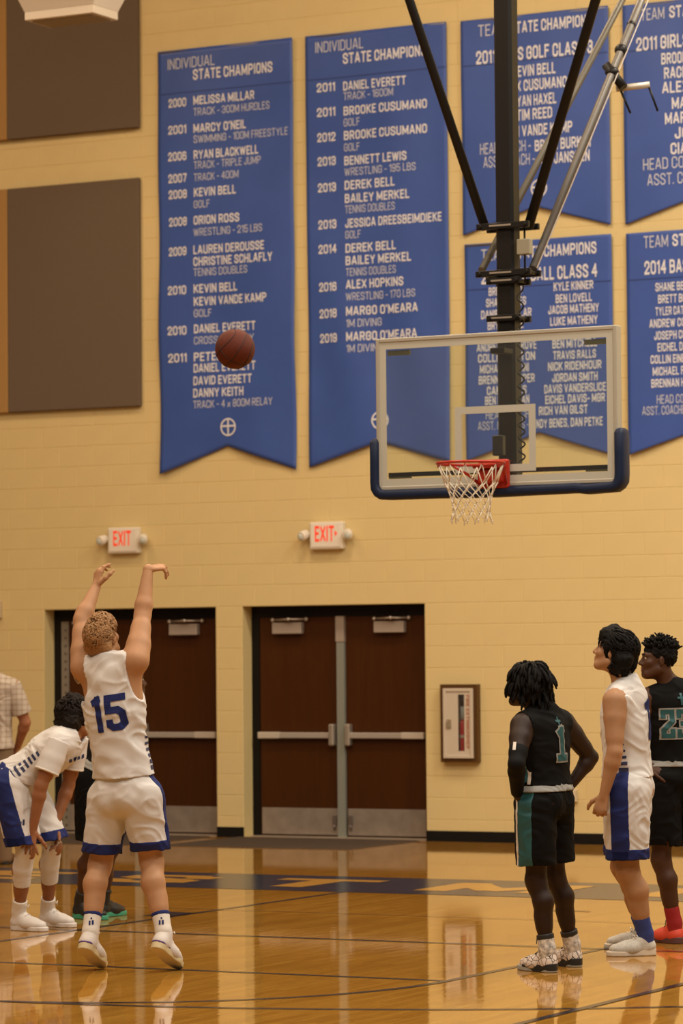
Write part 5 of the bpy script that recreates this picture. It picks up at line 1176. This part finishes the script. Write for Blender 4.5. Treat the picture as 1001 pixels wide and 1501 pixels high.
p.shorts(C_WHITE, .12, (.84, .84), .13, .118, hem=C_BLUE, stripe=(C_BLUE, .055, .02), seed=52)
p.number(N1, 0, .20, .21, C_BLUE, wt=.22)
bvj = BVHTree.FromPolygons([v.co[:] for v in p.jo.data.vertices], [tuple(q.vertices) for q in p.jo.data.polygons]); c = p.P0 + (p.N - p.P0) * .2 - p.R * .1 - p.F * .02
for i in range(6):
    z_ = -.065 + i * .036; hh = .013 - i * .0017; ww = .045 - i * .006; decal(bvj, c, p.F, p.U, p.R, [[(-ww, z_ - hh), (ww * .4, z_ - hh), (ww * .4, z_ + hh), (-ww, z_ + hh)]], dm, p.jo, 'side_dash')
for k in 'LR': p.shoe(k, mat('pale_grey_shoe', (.52, .50, .44), .6, noise=.15, nscale=60), S_SOLE, .085, S_LACE); p.sock(k, mat('blue_sock', (.022, .040, .19), .75), .125, .047, None, .051)
hc = p.hp; A = p.HA
ZL_ = lambda x, y: -.115 + np.clip((y + .025) / .07, 0, 1) * .125 + np.clip((y - .045) / .05, 0, 1) * .055
ha = p.hair([(el(hc(0, -.018, .036), A, (.088, .112, .098)), .02), (rc(hc(-.03, .06, .085), hc(.03, .03, .115), .04, .035), .03), (rc(hc(-.045, -.07, -.02), hc(.045, -.07, -.02), .06, .06), .03), (rc(hc(-.05, -.055, -.075), hc(.05, -.055, -.075), .035, .035), .03)], H_BLACK,
       ZL_, (.005, 140), .003)
p.locks(H_BLACK, ha, ZL_, 300, (.092, .116, .102), (0, -.018, .036), ln=.075, r=.0065, lift=.045, wave=.15, seed=5, crown=(0, .06, .10))
p.locks(H_BLACK, ha, lambda x, y: -.125 + 0 * y, 110, (.088, .080, .085), (0, -.055, -.04), ln=.06, r=.0065, lift=.05, wave=.15, seed=6, crown=(0, -.02, .10))
p.brows(H_BLACK); p.lips(mat('lip_pink', (.40, .16, .11), .5))

# --- opponent in black number 23
D0 = depth_of((2.04, -1.99, 0)) + .05
J = joints(D0, hipL=(974, 1142, -.04), hipR=(1012, 1140, .05), knL=(969, 1260, -.06), knR=(1020, 1256, .10), neck=(986, 1010, 0), shL=(951, 1024, -.05), shR=(1026, 1020, .05), elL=(926, 1080, -.04), elR=(1066, 1080, .12), wrL=(946, 1122, -.10), wrR=(1042, 1128, -.02))
floor_foot(J, 'L', 998, 1384, 955, 1379); floor_foot(J, 'R', 1046, 1381, 1004, 1374)
p = Person('player in black number 23 jersey with coral red shoes', J, SK_BROWN, 1.0, head=(at_depth(964, 968, D0 - .03), cdir(-.97, -.12, .08), cdir(.05, 0, 1)), headk=1.0)
p.body({'L': (cdir(.8, -.45, -.35), cdir(-.2, -.8, .6), dict(curl=(.15, .2, .15), thumb=.1)), 'R': (cdir(-.7, -.3, -.4), cdir(.3, -.8, .6), dict(curl=(.2, .2, .2)))})
p.jersey(C_BLACK, .125, seed=61, amp=.004, neck=.07, arm=(.045, .07, .10)); p.shorts(C_BLACK, .13, (.82, .82), .128, .118, seed=62, band=C_SILV)
TW = [[(-.37, .26), (-.37, .40), (-.10, .40), (-.10, .08), (-.37, -.20), (-.37, -.40), (-.10, -.40), (-.10, -.24)], [(.12, .26), (.12, .40), (.38, .40), (.38, -.40), (.12, -.40), (.12, -.26)], [(.24, .0), (.38, .0)]]
p.number(TW, -.045, .20, .18, C_TEAL, C_SILV, wt=.15)
p.number([[(0, .5), (0, -.5)], [(-.3, .15), (.3, .15)]], 0, .055, .058, C_TEAL, wt=.22, name='cross_mark')
M_CORAL = mat('coral_red_shoe', (.78, .085, .045), .5)
for k in 'LR': p.shoe(k, M_CORAL, mat('dark_red_rubber', (.12, .05, .05), .5), .10, mat('dark_lace', (.07, .03, .03), .6)); p.sock(k, mat('red_sock', (.33, .010, .012), .75), .12, .046, None, .046)
hc = p.hp; A = p.HA
ha = p.hair([(el(hc(0, -.018, .040), A, (.080, .100, .090)), .02), (rc(hc(0, .05, .10), hc(0, -.06, .115), .03, .03), .03)], H_BLACK, lambda x, y: -.06 + np.clip((y + .02) / .07, 0, 1) * .10, (.006, 260), .002)
tw = MB(); rr = random.Random(9)
for i in range(150):
    az = rr.uniform(0, 2 * math.pi); po = math.acos(rr.uniform(.25, 1)); q = hc(.078 * math.sin(po) * math.sin(az), -.016 + .100 * math.sin(po) * math.cos(az), .05 + .088 * math.cos(po)); out = nrm(q - hc(0, -.016, .03) + A[2] * .04)
    tw.tube([q - out * .01, q + out * .014, q + out * .027 + V3(rr.gauss(0, .006), rr.gauss(0, .006), rr.gauss(0, .003))], [.008, .0075, .004], 6)
tag(tw.build('hair_twists', H_BLACK, ha), kind='stuff'); p.brows(H_BLACK); p.lips(mat('lip_brown', (.20, .08, .05), .5))

# --- spectator by the wall in a checked shirt
D0 = 28.2
def gy(px):                                       # where the floor is at that depth
    lo, hi = 1000, 1500
    for _ in range(40):
        m_ = (lo + hi) / 2; lo, hi = (m_, hi) if at_depth(px, m_, D0)[2] > 0 else (lo, m_)
    return lo
G = gy(2); sc_ = FPX / D0; zy = lambda z_: G - z_ * sc_
J = joints(D0, hipL=(-32, zy(.96), .03), hipR=(0, zy(.96), -.03), knL=(-34, zy(.52), .03), knR=(2, zy(.52), -.03), neck=(-15, zy(1.57), 0), shL=(-46, zy(1.50), .06), shR=(19, zy(1.50), -.06), elL=(-62, zy(1.20), .08), elR=(37, zy(1.21), -.02), wrL=(-40, zy(1.02), .20), wrR=(26, zy(1.0), .14))
for k, x_ in (('L', -35), ('R', 4)):
    h = at_depth(x_, G, D0 + (.05 if k == 'L' else -.02)); h[2] = 0; J['heel' + k] = h; J['toe' + k] = h + cdir(.3 if k == 'R' else -.1, 1, 0) * .29; J['an' + k] = h + cdir(0, .06, 0) * .06 + V3(0, 0, .105)
p = Person('spectator in a pale checked short sleeved shirt by the wall', J, skin('ruddy_skin', (.36, .15, .075)), 1.06, head=(at_depth(-20, zy(1.73), D0), cdir(.1, 1, 0), V3(0, 0, 1)))
p.body({'L': (cdir(.6, .3, -.6), cdir(-.6, .3, -.2), {}), 'R': (cdir(-.5, .4, -.6), cdir(.6, .3, -.2), {})}, h=.008)
def checked():
    m = bpy.data.materials.new('checked_shirt_cotton'); m.use_nodes = True; nt = m.node_tree; b = nt.nodes['Principled BSDF']; tc = nt.nodes.new('ShaderNodeTexCoord'); col = None
    mp = nt.nodes.new('ShaderNodeMapping'); mp.inputs['Rotation'].default_value = (0, 0, -YAW); nt.links.new(tc.outputs['Object'], mp.inputs['Vector']); s_ = nt.nodes.new('ShaderNodeSeparateXYZ'); nt.links.new(mp.outputs['Vector'], s_.inputs[0]); outs = []
    for ax in ('X', 'Z'):
        a = nt.nodes.new('ShaderNodeMath'); a.operation = 'MULTIPLY'; a.inputs[1].default_value = 1 / .045; nt.links.new(s_.outputs[ax], a.inputs[0]); f = nt.nodes.new('ShaderNodeMath'); f.operation = 'FRACT'; nt.links.new(a.outputs[0], f.inputs[0])
        g = nt.nodes.new('ShaderNodeMath'); g.operation = 'LESS_THAN'; g.inputs[1].default_value = .3; nt.links.new(f.outputs[0], g.inputs[0]); outs.append(g)
    ad = nt.nodes.new('ShaderNodeMath'); ad.operation = 'ADD'; nt.links.new(outs[0].outputs[0], ad.inputs[0]); nt.links.new(outs[1].outputs[0], ad.inputs[1]); h_ = nt.nodes.new('ShaderNodeMath'); h_.operation = 'MULTIPLY'; h_.inputs[1].default_value = .5; nt.links.new(ad.outputs[0], h_.inputs[0])
    r = nt.nodes.new('ShaderNodeValToRGB'); r.color_ramp.elements[0].color = (.50, .44, .36, 1); r.color_ramp.elements[1].color = (.36, .27, .20, 1); nt.links.new(h_.outputs[0], r.inputs['Fac']); nt.links.new(r.outputs['Color'], b.inputs['Base Color']); b.inputs['Roughness'].default_value = .85
    return m
MC = checked(); p.jersey(MC, -.04, grow=.032, arm=(.02, .02, .02), seed=71, neck=.065, flare=.03, name='shirt')
for k in 'LR':
    sh, e = J['sh' + k], J['el' + k]; d = nrm(e - sh); p.tubewear('sleeve', [sh - d * .04, sh + d * .1, sh + d * .23], [.078, .082, .086], MC, parent=p.jo)
    h, n, a = J['hip' + k], J['kn' + k], J['an' + k]
pr = []
M_KHAKI = mat('khaki_trousers', (.20, .13, .07), .85)
for k in 'LR': h, n, a = J['hip' + k], J['kn' + k], J['an' + k]; pr += [(rc(h, n, .115, .085), .03), (rc(n, a - V3(0, 0, .04), .085, .075), .03)]
pr.append((el(p.P0, (p.Rh, p.Fh, p.Uh), (.18, .13, .16)), .04)); lo, hi = bounds(pr); p.add('trousers', Vol(lo, hi, .008).union(pr), M_KHAKI)
for k in 'LR': p.shoe(k, mat('brown_leather', (.10, .045, .02), .5), S_BLACK, .08, mat('dark_lace', (.07, .03, .03), .6))
p.hair([(el(p.hp(0, -.014, .036), p.HA, (.08, .10, .092)), .02)], mat('grey_brown_hair', (.12, .09, .06), .6), lambda x, y: -.07 + np.clip((y + .02) / .09, 0, 1) * .13, (.004, 150), .002)
